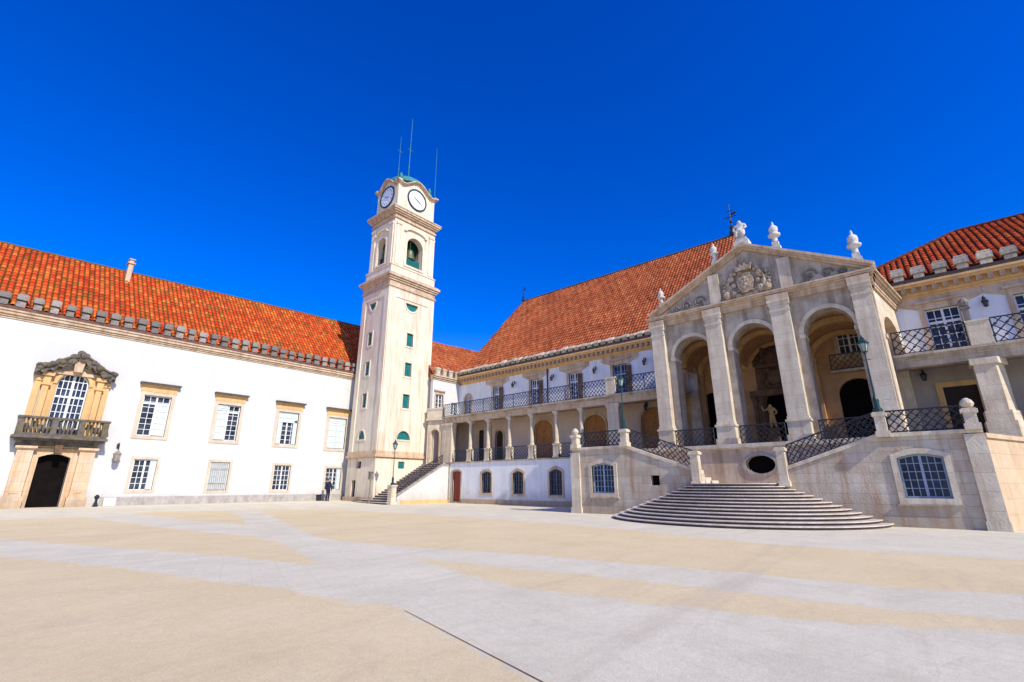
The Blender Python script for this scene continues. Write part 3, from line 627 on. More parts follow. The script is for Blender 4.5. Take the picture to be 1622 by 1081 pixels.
for fr,c0,lo,hi,hw in ((FT2,cyT,TY0+I,TY1-I,.98),(FN2,cxT,TX0+I,TX1-I,.72),(FT3,-cyT,-TY1+I,-TY0-I,.98),(FN3,-cxT,-TX1+I,-TX0-I,.72)):
    full=fr in (FT2,FT3)
    ar=arch(c0-hw,c0+hw,z1+.3,z1+2.55,z1+2.55+hw*.95)
    e=0 if full else .6
    m.plate(fr,[rect(lo+e,hi-e,z1,z2),ar],-.6,0)
    m2.plate(fr,[arch(c0-hw-.25,c0+hw+.25,z1+.1,z1+2.5,z1+2.75+hw*.95),ar],-.02,.09)
    m2.plate(fr,[[(c0-hw-.45,z1+2.9+hw),(c0-hw-.2,z1+2.9+hw)]+[(c0-(hw+.2)*math.cos(PI*k/8),z1+2.95+hw+.32*math.sin(PI*k/8)) for k in range(1,8)]+[(c0+hw+.2,z1+2.9+hw),(c0+hw+.45,z1+2.9+hw),(c0+hw+.45,z1+3.02+hw),(c0+hw+.2,z1+3.02+hw)]+[(c0+(hw+.2)*math.cos(PI*k/8),z1+3.1+hw+.38*math.sin(PI*k/8)) for k in range(1,8)]+[(c0-hw-.2,z1+3.02+hw),(c0-hw-.45,z1+3.02+hw)]],0,.2)
    for sg in (-1,1):
        uc=c0+sg*((hi-lo)/2-.48); m2.fbox(fr,uc-.28,uc+.28,z1,z2-.5,.0,.10); m2.fbox(fr,uc-.34,uc+.34,z2-.5,z2-.3,.0,.17)
    if fr in (FT2,FN2):
        p=MB(); p.fbox(fr,c0-hw,c0+hw,z1+.35,z1+1.35,-.5,-.42)
        for k in range(5): p.fbox(fr,c0-hw,c0+hw,z1+.45+k*.19,z1+.52+k*.19,-.42,-.38)
        p.build('louvre','teal' if full else 'darkd',tower)
m.build('belfry','cream',tower); m2.build('belfry_moulding','cream',tower)
bl=MB(); bx=TX1-I-.75; bl.lathe(bx,cyT,[(.62,0),(.6,.08),(.46,.3),(.36,.75),(.32,.95),(.18,1.1),(.07,1.15)],18,z=z1+1.4); bl.tube((bx,cyT,z1+2.5),(bx,cyT,z2),.05); bl.build('bell','bronze',tower,smooth=True)
ct=MB(); ct.box(TX0+I+.6,TX1-I-.6,TY0+I+.6,TY1-I-.6,z1-.02,z1+.3); ct.build('belfry_floor','darkst',tower)
ct=MB(); ct.box(TX0+1.3,TX1-1.75,TY0+1.15,TY1-1.3,z1+.3,z2-.05); ct.build('bell_frame','teal',tower)
m=MB(); dz=z2
for ins,h in ((.2,.15),(.08,.18),(.18,.3),(.0,.16),(-.14,.16),(-.26,.2),(-.32,.12),(-.1,.12),(.15,.16)): ring(m,ins,dz,dz+h); dz+=h
m.build('cornice','tan',tower)
# clock stage
IC=.34; zc=dz; zt_=zc+2.85
FC=[(Fr(TX1-IC,0,0,1),cyT,TY0+IC,TY1-IC,1),(Fr(0,TY0+IC,1,0),cxT,TX0+IC,TX1-IC,0),(Fr(TX0+IC,0,0,-1),-cyT,-TY1+IC,-TY0-IC,1),(Fr(0,TY1-IC,-1,0),-cxT,-TX1+IC,-TX0-IC,0)]
m=MB()
for fr,c0,lo,hi,full in FC:
    mm=MB()
    half=(hi-lo)/2
    def top(u,off=0):
        t=abs(u-c0)/half
        return zt_-.25+ .98*(0.5+.5*math.cos(PI*min(1,t/.78)))**.8 + .22*max(0,(t-.84)/.16)**1.5 + off
    e=0 if full else .25
    us=[lo+e+(hi-lo-2*e)*k/28 for k in range(29)]
    m.plate(fr,[[(lo+e,zc),(hi-e,zc)]+[(u,top(u)) for u in us[::-1]]],-.25,0)
    us=[lo-.0+(hi-lo)*k/28 for k in range(29)]
    for w_,o0,o1 in ((.1,-.06,.06),(.22,.06,.16),(.32,.16,.27)):
        ext=w_ if full else w_-.004
        uu=[lo-ext]+us[1:-1]+[hi+ext]
        mm.plate(fr,[[(u,top(min(max(u,lo),hi),o0)) for u in uu]+[(u,top(min(max(u,lo),hi),o1)) for u in uu[::-1]]],-.2,w_)
    mm.build('curved_cornice','tan',tower)
    MB().fbox(fr,lo-(.1 if full else .096),hi+(.1 if full else .096),zc,zc+.14,-.1,.1).build('base_moulding','tan',tower)
m.build('clock_stage','cream',tower)
for fr,c0,lo,hi,full in FC[:2]:
    rr=1.1; zz=zc+1.75
    circ=lambda r_,n=36:[(c0+r_*math.cos(2*PI*k/n),zz+r_*math.sin(2*PI*k/n)) for k in range(n)]
    f=MB().plate(fr,[circ(rr)],.0,.05).build('clock_face','clockf',tower)
    h=MB(); h.plate(fr,[circ(rr+.12),circ(rr-.02)],.0,.12); 
    for k in range(12):
        a_=2*PI*k/12; p0=fr.p(c0+.72*math.cos(a_),zz+.72*math.sin(a_),.06); p1=fr.p(c0+.90*math.cos(a_),zz+.90*math.sin(a_),.06); h.tube(p0,p1,.022,4)
    h.build('clock_ring','clockd',f)
    h=MB()
    for a_,ll in ((R(158),.5),(R(-28),.78)):
        h.tube(fr.p(c0,zz,.09),fr.p(c0+ll*math.cos(a_),zz+ll*math.sin(a_),.09),.035,4,.015)
    h.build('clock_hands','clockd',f)
m=MB(); m.box(TX0+IC+.02,TX1-IC-.02,TY0+IC+.02,TY1-IC-.02,zt_-.2,zt_+.1)
dome=[(1.0,0),(1.02,.15),(.96,.45),(.8,.8),(.55,1.08),(.28,1.22),(.2,1.4),(.12,1.5)]
m.lathe(cxT,cyT,[(r*2.2,h*1.05) for r,h in dome],24,z=zt_+.75,sx=.9,sy=1.05,rot=PI/24)
for sx in (TX0+.75,TX1-.75):
    for sy in (TY0+.8,TY1-.8): m.lathe(sx,sy,[(.3,0),(.3,.5),(.12,.7),(.22,.95),(.08,1.3)],10,z=zt_+.2)
m.build('dome','copper',tower,smooth=True)
for (x,y,zb_,zt2,r_) in ((cxT+.0,cyT,zt_+1.2,41.6,.06),(TX0+2.1,TY0+1.4,zt_+.3,38.3,.045),(TX1-.3,TY1-.4,zt_+.5,38.0,.04)):
    q=MB(); q.tube((x,y,zb_),(x,y,zt2),r_,6,r_*.4)
    if r_>.04: q.ball((x,y,zb_+.3),.16); q.ball((x,y,zb_+2.6),.09,8,6); q.tube((x-.0,y-.3,zb_+5),(x,y+.3,zb_+5),.025,4)
    q.build('lightning_rod','copper',tower)

# ================================================================ CORNER LINK BUILDING
link=thing('corner_building','narrow sunlit white building with battlements squeezed between clock tower and arcaded palace','building',(-35,30,0))
FK=Fr(-34.6,0,0,1)
win1=rect(29.0,29.85,8.15,9.75); win2=rect(31.0,31.75,8.0,9.2)
MB().plate(FK,[rect(28.6,32.6,7.0,11.15),win1,win2],-.35,0).build('wall','white',link)
MB().box(-44,-34.96,28.95,40,0,11.1).build('wall','white',link)
MB().plate(FK,[rect(28.95,32.6,3.4,7.0)],-.35,0).build('wall','galwall',link)
window(FK,29.0,29.85,8.15,9.75,2,4,link,depth=.12); window(FK,31.0,31.75,8.0,9.2,2,3,link,depth=.12)
h=MB(); h.plate(FK,[rect(28.85,30.0,8.0,9.9),win1],-.1,.05); h.fbox(FK,28.75,30.1,10.05,10.15,0,.2); h.build('window_surround','tan',link)
c=MB()
for za,zb_,pr in ((11.15,11.3,.08),(11.3,11.45,.2),(11.45,11.58,.3)): c.fbox(FK,28.5,32.3,za,zb_,-.3,pr)
c.build('cornice','tan',link)
mb=MB(); mb.box(-.14,.14,-.24,.24,0,.55); mb.box(-.18,.18,-.28,.28,.55,.72)
f0=mb.build('merlon','merlon',link,loc=(-34.5,29.0,11.58))
for y in (29.8,30.6,31.4): dup_leaf(f0,link,(-34.5,y,11.58))
tile_roof('roof','rM',link,(-34.7,28.6,11.65),(-34.7,42,11.65),(-38.3,28.6,16.05),(-38.3,42,16.75),tw=.26,tl=.4)
rb=MB(); rb.add([(-34.7,28.6,11.5),(-38.3,28.6,16),(-42,28.6,11.5)],[(0,1,2)]); rb.add([(-38.3,28.6,16.03),(-38.3,42,16.73),(-42,42,11.6),(-42,28.6,11.6)],[(0,1,2,3)]); rb.build('rear_roof','rM',link)

# ================================================================ ARCADED PALACE (gallery)
YG=29.0; YU=32.0; ZF=3.38; ZS=7.43
pal=thing('arcaded_palace','palace with open arcade, railed balcony and steep rust tiled roof behind the stone portico','building',(-18,29,0))
FG=Fr(0,YG,1,0); FU=Fr(0,YU,1,0); FB=Fr(0,31.5,1,0)
# base wall
wb=[(-28.3,-27.25,.85,2.38,2.55),(-24.97,-23.9,.8,2.32,2.5),(-21.4,-20.3,.76,2.38,2.58)]
loops=[rect(-33.35,-15.0,0,ZF-.1)]
for a,b,c0,vs,vt in wb: loops.append(seg(a,b,c0,vs,vt))
dr=seg(-31.85,-30.8,.12,2.5,2.64); loops.append(dr)
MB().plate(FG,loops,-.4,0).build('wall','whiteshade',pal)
for a,b,c0,vs,vt in wb:
    MB().plate(FG,[seg(a-.17,b+.17,c0-.17,vs+.1,vt+.2),seg(a,b,c0,vs,vt)],-.1,.04).build('window_surround','tan',pal)
    window(FG,a,b,c0,vt,4,5,pal,fm='dframe',gm='glass',vs=vs,shape='seg',depth=.14,bar=.025,mull=.03)
MB().plate(FG,[seg(-32.0,-30.65,0,2.6,2.8),dr],-.1,.04).build('door_surround','stone',pal)
d=MB(); d.plate(FG,[dr],-.2,-.14); d.fbox(FG,-31.34,-31.31,.12,2.6,-.14,-.12); d.build('door','redd',pal)
pl=MB(); pl.fbox(FG,-30.6,-15.6,0,.36,.0,.07); pl.build('plinth','orange',pal); pl=MB(); pl.fbox(FG,-33.3,-32.05,0,.36,0,.07); pl.build('plinth','orange',pal)
c=MB(); c.fbox(FG,-33.4,-15.5,ZF-.1,ZF,-3,.08); c.build('gallery_floor','stone',pal)
MB().box(-12.5,-.9,25.35,31.5,ZF-.16,ZF).build('portico_floor','stone',pal)
q=MB(); q.box(-1.0,1.6,25.6,28.9,ZF-.3,ZF-.02); q.box(-1.0,16,28.9,31.6,ZF-.3,ZF-.02); q.build('gallery_floor','stone',pal)
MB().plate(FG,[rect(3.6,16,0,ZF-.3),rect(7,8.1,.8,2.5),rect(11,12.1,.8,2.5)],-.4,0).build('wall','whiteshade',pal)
for u_ in (7,11):
    window(FG,u_,u_+1.1,.8,2.5,4,5,pal,fm='dframe',gm='glass',depth=.14,bar=.025,mull=.03)
    MB().plate(FG,[rect(u_-.17,u_+1.27,.65,2.67),rect(u_,u_+1.1,.8,2.5)],-.1,.04).build('window_surround','tan',pal)
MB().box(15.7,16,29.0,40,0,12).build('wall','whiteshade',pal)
for x_ in (7.2,12.2): pier(x_,x_+.8,YG-.05,YG+.55,ZF-.1,ZS-.6).build('pier','paleash',pal)
# back wall of gallery
doors=[(-29.15,-28.2,3.4,5.7,6.1,'darkd'),(-24.75,-22.8,3.4,5.8,6.6,'brownd'),(-19.85,-17.95,3.4,5.75,6.6,'brownd'),(-15.1,-13.2,3.4,5.9,6.7,'brownd')]
loops=[rect(-34.9,-12.3,ZF,ZS-.3)]
for a,b,c0,vs,vt,_ in doors: loops.append([(p[0],p[1]) for p in arch(a,b,c0,vs,vt)])
MB().plate(FB,loops,-.35,0).build('gallery_wall','galwall',pal)
for a,b,c0,vs,vt,mm_ in doors:
    ar=arch(a,b,c0,vs,vt); MB().plate(FB,[arch(a-.16,b+.16,c0+.0,vs,vt+.18),ar],-.05,.06).build('door_surround','tan',pal)
    q=MB(); q.plate(FB,[ar],-.3,-.22); mid=(a+b)/2; q.fbox(FB,mid-.02,mid+.02,c0,vt-.05,-.22,-.2)
    for s_ in (-1,1):
        for zz in (0,1): 
            uu=mid+s_*(b-a)/4; q.fbox(FB,uu-(b-a)*.16,uu+(b-a)*.16,c0+.25+zz*1.15,c0+1.2+zz*1.15,-.22,-.19)
    q.build('door',mm_,pal)
q=MB(); q.fbox(FB,-31.4,-31.1,ZF,6.3,.0,.1); q.fbox(FB,-29.9,-29.6,ZF,6.3,0,.1); q.fbox(FB,-31.4,-29.6,6.3,6.55,0,.1); q.build('door_surround','tan',pal)
MB().fbox(FB,-31.1,-30.6,ZF,6.3,0.005,.06).build('door','darkd',pal)
# right part of gallery
FBR=Fr(0,31.6,1,0)
dR=rect(1.05,2.35,ZF-.02,6.1)
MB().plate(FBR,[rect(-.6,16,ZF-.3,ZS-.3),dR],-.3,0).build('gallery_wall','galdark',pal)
MB().plate(FBR,[[(.8,ZF),(.8,6.35),(2.6,6.35),(2.6,ZF),(2.35,ZF),(2.35,6.1),(1.05,6.1),(1.05,ZF)]],.0,.08).build('door_surround','warm',pal)
q=MB(); q.plate(FBR,[dR],-.25,-.18); q.fbox(FBR,1.69,1.72,ZF,6.1,-.18,-.16); q.build('door','darkd',pal)
# balcony slab + entablature
for x0,x1 in ((-33.5,-11.35),(-.5,16)):
    s_=MB(); s_.box(x0,x1,YG-.2,YU,ZS-.12,ZS); s_.box(x0,x1,YG-.1,YU,ZS-.22,ZS-.12); s_.build('balcony_slab','stone',pal)
    s_=MB(); s_.box(x0,x1,YG+.02,YG+.5,ZS-.62,ZS-.22); s_.box(x0,x1,YG-.04,YG+.56,ZS-.32,ZS-.22001); s_.build('entablature','tan' if x0<-20 else 'stone',pal)
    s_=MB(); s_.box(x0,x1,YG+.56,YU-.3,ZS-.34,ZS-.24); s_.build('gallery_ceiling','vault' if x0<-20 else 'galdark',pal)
# columns
def column():
    m=MB(); m.box(-.27,.27,-.25,.25,0,.14); m.box(-.23,.23,-.21,.21,.14,.92); m.box(-.27,.27,-.25,.25,.92,1.02)
    m.lathe(0,0,[(.2,1.02),(.2,1.09),(.165,1.12),(.165,1.16),(.15,1.2),(.13,3.12),(.165,3.15),(.165,3.2),(.21,3.28)],14); m.box(-.23,.23,-.23,.23,3.28,3.42); return m
f0=column().build('column','paleash',pal,loc=(-30.0,YG+.25,ZF))
for x in (-27.87,-25.5,-23.2,-20.85,-18.62): dup_leaf(f0,pal,(x,YG+.25,ZF))
pier(-33.4,-32.15,YG-.05,YG+.5,0,ZS-.6).build('pier','paleash',pal)
pier(-16.35,-15.5,YG-.02,YG+.55,ZF,ZS-.6).build('pier','paleash',pal)
# right pier with splayed flank
pr=MB()
def spl(x0,x1,y0,y1,k,z0,z1): pr.prism([(x0,y0),(x1,y0),(x1+(y1-y0)*k,y1),(x0,y1)],z0,z1)
spl(2.02,2.98,YG-.35,YG+.6,.4,ZF-.1,4.05); spl(2.08,2.92,YG-.28,YG+.6,.4,4.05,4.5); spl(2.15,2.85,YG-.22,YG+.6,.4,4.5,ZS-.9); spl(2.05,2.95,YG-.3,YG+.6,.4,ZS-.9,ZS-.62)
pr.build('pier','paleash',pal)
# chamfered bay by the tower
FCh=Fr(-34.95,28.5,.94,.342)
ar=arch(.35,1.25,3.4,5.9,6.35)
MB().plate(FCh,[rect(0,1.6,0,ZS-.25),ar],-.4,0).build('wall','paleash',pal)
MB().plate(FCh,[arch(.22,1.38,3.4,5.9,6.5),ar],-.05,.05).build('arch_surround','tan',pal)
MB().fbox(FCh,.3,1.3,3.3,6.4,-1.6,-1.5).build('doorway','dark',pal)
q=MB(); q.fbox(FCh,-.1,1.75,ZS-.25,ZS-.05,-.4,.25); q.fbox(FCh,-.05,1.7,ZS-.05,ZS+.75,-.1,.1); q.fbox(FCh,-.08,1.73,ZS+.75,ZS+.9,-.14,.14); q.box(-35.4,-33.4,28.9,32,ZS-.25,ZS-.02); q.build('parapet','paleash',pal)
# upper wall
updoor=[(-33.75,-32.85),(-29.9,-28.95),(-25.4,-24.4),(-21.4,-20.4),(-17.35,-16.1),(1.15,2.5),(4.45,5.8),(8.6,9.95),(12.6,13.9)]
loops=[rect(-34.6,-12.0,ZS,11.0)]; loopR=[rect(-.6,16,ZS,11.0)]
hd=[]
for i,(a,b) in enumerate(updoor):
    l=arch(a,b,ZS+.02,9.5,9.9) if i==0 else rect(a,b,ZS+.02,10.28); (loops if a<0 else loopR).append(l); hd.append(l)
# openings of portico bays
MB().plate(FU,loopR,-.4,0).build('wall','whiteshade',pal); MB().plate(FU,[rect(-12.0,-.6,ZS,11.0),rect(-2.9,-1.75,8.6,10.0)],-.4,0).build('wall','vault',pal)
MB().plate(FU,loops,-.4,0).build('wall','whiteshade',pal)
MB().plate(FU,[rect(-12.3,-.6,ZF,ZS),arch(-10.75,-9.75,ZF+.02,6.9,7.3),arch(-3.3,-1.45,ZF+.02,6.3,7.15)],-.4,0).build('wall','vault',pal)
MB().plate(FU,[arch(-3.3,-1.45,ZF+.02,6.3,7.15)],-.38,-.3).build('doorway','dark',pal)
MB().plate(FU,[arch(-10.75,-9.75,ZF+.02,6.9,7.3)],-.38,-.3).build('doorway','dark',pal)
for i,(a,b) in enumerate(updoor):
    st=MB(); lp=hd[i]
    if i==0: st.plate(FU,[arch(a-.16,b+.16,ZS,9.5,10.08),lp],-.1,.05)
    else:
        st.plate(FU,[[(a-.22,ZS),(b+.22,ZS),(b+.22,10.35),(b+.95,10.62),(b+.95,11.0),(a-.95,11.0),(a-.95,10.62),(a-.22,10.35)],lp],-.1,.06)
        st.fbox(FU,a-.32,b+.32,10.62,10.74,.06,.2)
    st.build('door_surround','tan',pal)
    window(FU,a,b,ZS+.02,10.28 if i else 9.9,4,6,pal,fm='bframe' if i in(4,) else 'frame',gm='glassb' if i!=0 else 'darkd',depth=.14,vs=None if i else 9.5,shape='arch' if i==0 else None,name='balcony_door',transom=9.55 if i else None)
    if i in (1,2,3,4):   # open door leaves
        s_=MB(); s_.fbox(FU,b-.1,b+.32,ZS+.02,10.1,.07,.12); s_.build('shutter','brownst',pal)
# portico bay window with balcony
window(FU,-2.9,-1.75,8.6,10.0,4,3,pal,depth=.1); MB().plate(FU,[rect(-3.05,-1.6,8.2,10.3),rect(-2.9,-1.75,8.6,10.0)],-.05,.08).build('window_surround','tan',pal)
q=MB(); q.fbox(FU,-3.4,-1.3,7.5,7.62,0,.5); q.build('balcony','stone',pal)
q=MB(); lattice(q,FU,-3.35,-1.35,7.62,7.62,.9,.45,sp=.3); q.build('balcony_railing','ironb',pal)
# cornice, painted eave shadow rows, merlons
for x0,x1,mt in ((-34.2,-11.4,'warm'),(-.1,16,'warm')):
    c=MB()
    for za,zb_,pr_ in ((11.0,11.12,.1),(11.12,11.22,.2),(11.5,11.62,.5),(11.62,11.74,.62)): c.fbox(FU,x0,x1,za,zb_,-.35,pr_)
    c.fbox(FU,x0,x1,11.22,11.5,-.35,.22)
    c.build('cornice',mt,pal)
    k=x0+.1; f0=None
    while k<x1-.1:
        if f0 is None: f0=MB().fbox(Fr(0,0,1,0),0,.2,11.24,11.5,.22,.46).build('dentil','tan',pal,loc=(k,YU,0))
        else: dup_leaf(f0,pal,(k,YU,0))
        k+=.42
    MB().fbox(FU,x0,x1,11.74,11.98,-.35,.46).build('dark_eave_band','darkst',pal)  # dark strip painting the shadow line under the eave merlons
mb=MB(); mb.box(-.2,.2,-.16,.14,0,.16); mb.add([(-.26,-.26,.16),(.26,-.26,.16),(.26,.2,.16),(-.26,.2,.16),(-.26,-.26,.24),(.26,-.26,.24),(.24,.2,.56),(-.24,.2,.56)],[(0,3,2,1),(4,5,6,7),(0,1,5,4),(1,2,6,5),(2,3,7,6),(3,0,4,7)])
f0=mb.build('merlon','merlon',pal,loc=(-33.9,31.62,11.98)); k=-33.28
while k<-11.3: dup_leaf(f0,pal,(k,31.62,11.98)); k+=.62
mb=MB(); mb.box(-.22,.22,-.16,.18,0,.2); mb.box(-.17,.17,-.06,.14,.2,.28); mb.box(-.29,.29,-.20,.22,.28,.60); mb.box(-.24,.24,-.16,.18,.64,.7)
f0=mb.build('merlon','merlon',pal,loc=(.45,31.62,11.98)); k=1.3
while k<15.7: dup_leaf(f0,pal,(k,31.62,11.98)); k+=.86
# roofs
tile_roof('roof','rM',pal,(-34.2,31.75,12.0),(-4.0,31.75,12.0),(-34.2,40,21.95),(-4.0,40,21.95),
   lim=lambda s:(0,max(.001,min(1,(s*30.2)/1.4,(30.2-s*30.2)/5.2))),tw=.27,tl=.42,amp=.085,lip=.05)
rb=MB(); rb.add([(-32.8,40,21.95),(-9.2,40,21.95),(-4,48,12),(-34.2,48,12)],[(0,1,2,3)]); rb.add([(-34.2,31.75,12),(-32.8,40,21.95),(-34.2,48,12)],[(0,1,2)]); rb.add([(-4,31.75,12),(-9.2,40,21.95),(-4,48,12)],[(2,1,0)]); rb.build('rear_roof','rM',pal)
rd=MB()
for i in range(53): x=-32.8+i*.447; rd.tube((x,40,22.03+.01*math.sin(i*1.9)),(x+.46,40,22.05),.13,8,.11)
rd.build('ridge_tiles','darkst',pal)
tile_roof('roof','rR',pal,(-3.5,31.75,12.0),(16,31.75,12.0),(-3.5,38,16.5),(16,38,16.5),
   lim=lambda s:(0,max(.001,min(1,(s*19.5)/7.2))),tw=.29,tl=.42,amp=.11,lip=.08)
rb=MB(); rb.add([(-3.5,31.75,12),(3.7,38,16.5),(-3.5,44,12)],[(0,1,2)]); rb.add([(3.7,38,16.5),(16,38,16.5),(16,44,12),(-3.5,44,12)],[(0,1,2,3)]); rb.add([(16,31.75,12),(16,38,16.5),(16,44,12)],[(2,1,0)]); rb.build('rear_roof','rR',pal)
rd=MB()
for i in range(27): x=3.7+i*.45; rd.tube((x,38,16.6),(x+.46,38,16.63),.13,8,.11)
for i in range(24):
    a_=Vector((-3.5,31.75,12.12)).lerp(Vector((3.7,38,16.62)),i/24); b_=Vector((-3.5,31.75,12.12)).lerp(Vector((3.7,38,16.62)),(i+1)/24); rd.tube(a_,b_,.12,8,.1)
rd.build('ridge_tiles','rR',pal)
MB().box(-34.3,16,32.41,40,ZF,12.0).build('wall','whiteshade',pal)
# balcony railings
FGr=Fr(0,YG-.08,1,0)
q=MB(); lattice(q,FGr,-33.3,-16.35,ZS,ZS,1.12,0,sp=.28,t=.02); q.build('balcony_railing','ironb',pal); q=MB(); lattice(q,FGr,-15.5,-11.4,ZS,ZS,1.12,0,sp=.28,t=.02); q.build('balcony_railing','ironb',pal)
q=MB(); lattice(q,FGr,-.4,2.25,ZS,ZS,1.15,0,sp=.38,t=.026); q.build('balcony_railing','iron',pal); q=MB(); lattice(q,FGr,3.1,15.9,ZS,ZS,1.15,0,sp=.38,t=.026); q.build('balcony_railing','iron',pal)
q=MB(); q.box(-16.3,-15.55,YG-.18,YG+.1,ZS,ZS+1.1); q.box(-16.36,-15.49,YG-.22,YG+.14,ZS+1.1,ZS+1.2); q.build('railing_post','paleash',pal)
q=MB(); q.box(2.3,3.05,YG-.12,YG+.08,ZS,ZS+1.08); q.box(2.27,3.08,YG-.16,YG+.12,ZS+1.08,ZS+1.16); q.build('railing_post','paleash',pal)
q=MB(); q.box(2.33,2.53,YG-.1,YG+.08,ZS+1.16,ZS+1.75); q.box(2.27,2.59,YG-.16,YG+.14,ZS+1.75,ZS+1.83); q.lathe(2.43,YG,[(.08,0),(.16,.08),(.21,.22),(.16,.36),(.05,.44)],10,z=ZS+1.83); q.build('pedestal_ball','greyst',pal)
# low railings of lower gallery
cols=[-32.15,-30.0,-27.87,-25.5,-23.2,-20.85,-18.62,-16.4]
for a,b in zip(cols,cols[1:]):
    q=MB(); lattice(q,Fr(0,YG+.1,1,0),a+.28,b-.28,ZF,ZF,1.0,0,sp=.28,t=.013); q.build('gallery_railing','ironb',pal)
# drain pipe
q=MB(); q.tube((-23.55,31.9,7.5),(-23.55,31.9,11.0),.06); q.build('drain_pipe','iron',pal)

# ================================================================ PORTICO
por=thing('stone_portico','grand stone portico of three tall arches under a pediment with a carved coat of arms','portico',(-5.9,26,ZF))
YP=26.3; FP=Fr(0,YP,1,0)
PX=[(-10.95,.84),(-7.75,.92),(-4.45,.96),(-1.05,.84)]
ZE=10.5
aw=[(-10.28,-7.98+0.0),(-7.0,-4.98),(-3.65,-1.55)]
arcs=[arch(-10.2,-8.12,ZF,8.55,9.6),arch(-7.0,-4.92,ZF,8.6,9.68),arch(-3.62,-1.55,ZF,8.6,9.7)]
outer=[(-11.45,ZE)]+[(-11.45,ZF),(arcs[0][0][0],ZF)]+arcs[0][2:][::-1]
# build as a comb-shaped plate
pts=[(-11.45,ZE),(-11.45,ZF)]
for a_ in arcs: pts+= [(a_[0][0],ZF)]+a_[2:][::-1]+[(a_[1][0],ZF)]
pts+=[(-.62,ZF),(-.62,ZE)]
MB().plate(FP,[pts],-.95,0).build('arcade_wall','stone',por)
am=MB()
for a_ in arcs:
    u0,u1=a_[0][0],a_[1][0]; inn=a_[2:]; c_=(u0+u1)/2; r_=(u1-u0)/2; vs=a_[2][1]; vt=max(p[1] for p in a_)
    outm=[(c_+(r_+.2)*math.cos(PI*k/14),vs+(vt-vs+.2)*math.sin(PI*k/14)) for k in range(15)]
    am.plate(FP,[outm+inn[::-1]],0,.07)
    am.fbox(FP,u0-.22,u0+.04,vs-.22,vs-.02,-.9,.09); am.fbox(FP,u1-.04,u1+.22,vs-.22,vs-.02,-.9,.09)
am.build('archivolts','paleash',por)
for x,wd in PX:
    q=MB(); h=wd/2
    q.fbox(FP,x-h-.06,x+h+.06,ZF,ZF+.35,-.3,.60); q.fbox(FP,x-h,x+h,ZF+.35,ZF+.95,-.3,.52); q.fbox(FP,x-h-.05,x+h+.05,ZF+.95,ZF+1.07,-.3,.58)
    q.fbox(FP,x-h+.02,x+h-.02,ZF+1.07,ZF+1.22,-.3,.48); q.fbox(FP,x-h+.05,x+h-.05,ZF+1.22,ZE-.62,-.3,.43)
    q.fbox(FP,x-h+.02,x+h-.02,ZE-.62,ZE-.52,-.3,.48); q.fbox(FP,x-h+.05,x+h-.05,ZE-.52,ZE-.3,-.3,.45); q.fbox(FP,x-h+.0,x+h-.0,ZE-.3,ZE-.12,-.3,.50); q.fbox(FP,x-h-.02,x+h+.02,ZE-.12,ZE,-.3,.55)
    q.fbox(FP,x-h-.05,x+h+.05,ZF,ZF+.35,-1.5,-.96); q.fbox(FP,x-h+.02,x+h-.02,ZF+.35,8.35,-1.45,-.96)
    q.build('pilaster','paleash',por)
e=MB()
for za,zb_,p_ in ((ZE,ZE+.12,.18),(ZE+.12,ZE+.3,.22),(ZE+.3,ZE+.38,.32),(ZE+.38,ZE+.48,.44),(ZE+.48,ZE+.56,.52)): e.fbox(FP,-11.3-p_*.5,-.62+p_*.5,za,zb_,-.9,p_)
for x,wd in PX: e.fbox(FP,x-wd/2-.02,x+wd/2+.02,ZE+.001,ZE+.3,.2,.52)
e.build('entablature','tan',por)
# pediment
ZB=ZE+.56; AX=-5.75; AZ=14.22
def rk(x): return ZB+(AZ-ZB-.25)*(1-abs(x-AX)/(5.55 if x<AX else 5.3))
tri_=[(-11.2,ZB),(-.5,ZB),(AX,AZ-.25)]
MB().plate(FP,[tri_],-.7,0).build('tympanum','stone',por)
rc=MB()
for o0,o1,p_ in ((-.06,.06,.16),(.06,.16,.28),(.16,.28,.4)):
    L0=(-11.3-p_*.7,ZB-.02+o0*0); 
    rc.plate(FP,[[(-11.4,ZB+o0+.0),(AX,AZ-.25+o0),(-.38,ZB+o0),(-.3,ZB+o1),(AX,AZ-.25+o1),(-11.48,ZB+o1)]],-.8,p_)
rc.build('raking_cornice','tan',por)
for x in (-7.5,-3.95):
    pp=MB(); pp.fbox(FP,x-.28,x+.28,ZB,rk(x)-.18,0,.22); pp.build('tympanum_pilaster','paleash',por)
# coat of arms
ca=MB(); cxA,czA=-5.85,ZB+.95
sh=[(cxA+.42*math.cos(a_)*1.0,czA+(.5 if math.sin(a_)>0 else .62)*math.sin(a_)) for a_ in [2*PI*k/24 for k in range(24)]]
ca.plate(FP,[sh],0,.26); ca.plate(FP,[[(cxA+(p[0]-cxA)*.72,czA+(p[1]-czA)*.72) for p in sh]],.26,.32)
for k in range(5):
    dx,dz_=[(0,0),(-.13,0),(.13,0),(0,.17),(0,-.17)][k]; ca.ball(FP.p(cxA+dx,czA+dz_,.32),.06,8,5)
for k in range(7): ca.fbox(FP,cxA-.3+k*.09,cxA-.24+k*.09,czA+.36,czA+.42,.26,.34)
ca.plate(FP,[[(cxA-.36,czA+.62),(cxA+.36,czA+.62),(cxA+.46,czA+.98),(cxA+.24,czA+.84),(cxA+.12,czA+1.08),(cxA,czA+.86),(cxA-.12,czA+1.08),(cxA-.24,czA+.84),(cxA-.46,czA+.98)]],0,.36)
ca.tube(FP.p(cxA,czA+1.0,.2),FP.p(cxA,czA+1.35,.2),.05); ca.tube(FP.p(cxA-.14,czA+1.22,.2),FP.p(cxA+.14,czA+1.22,.2),.04)
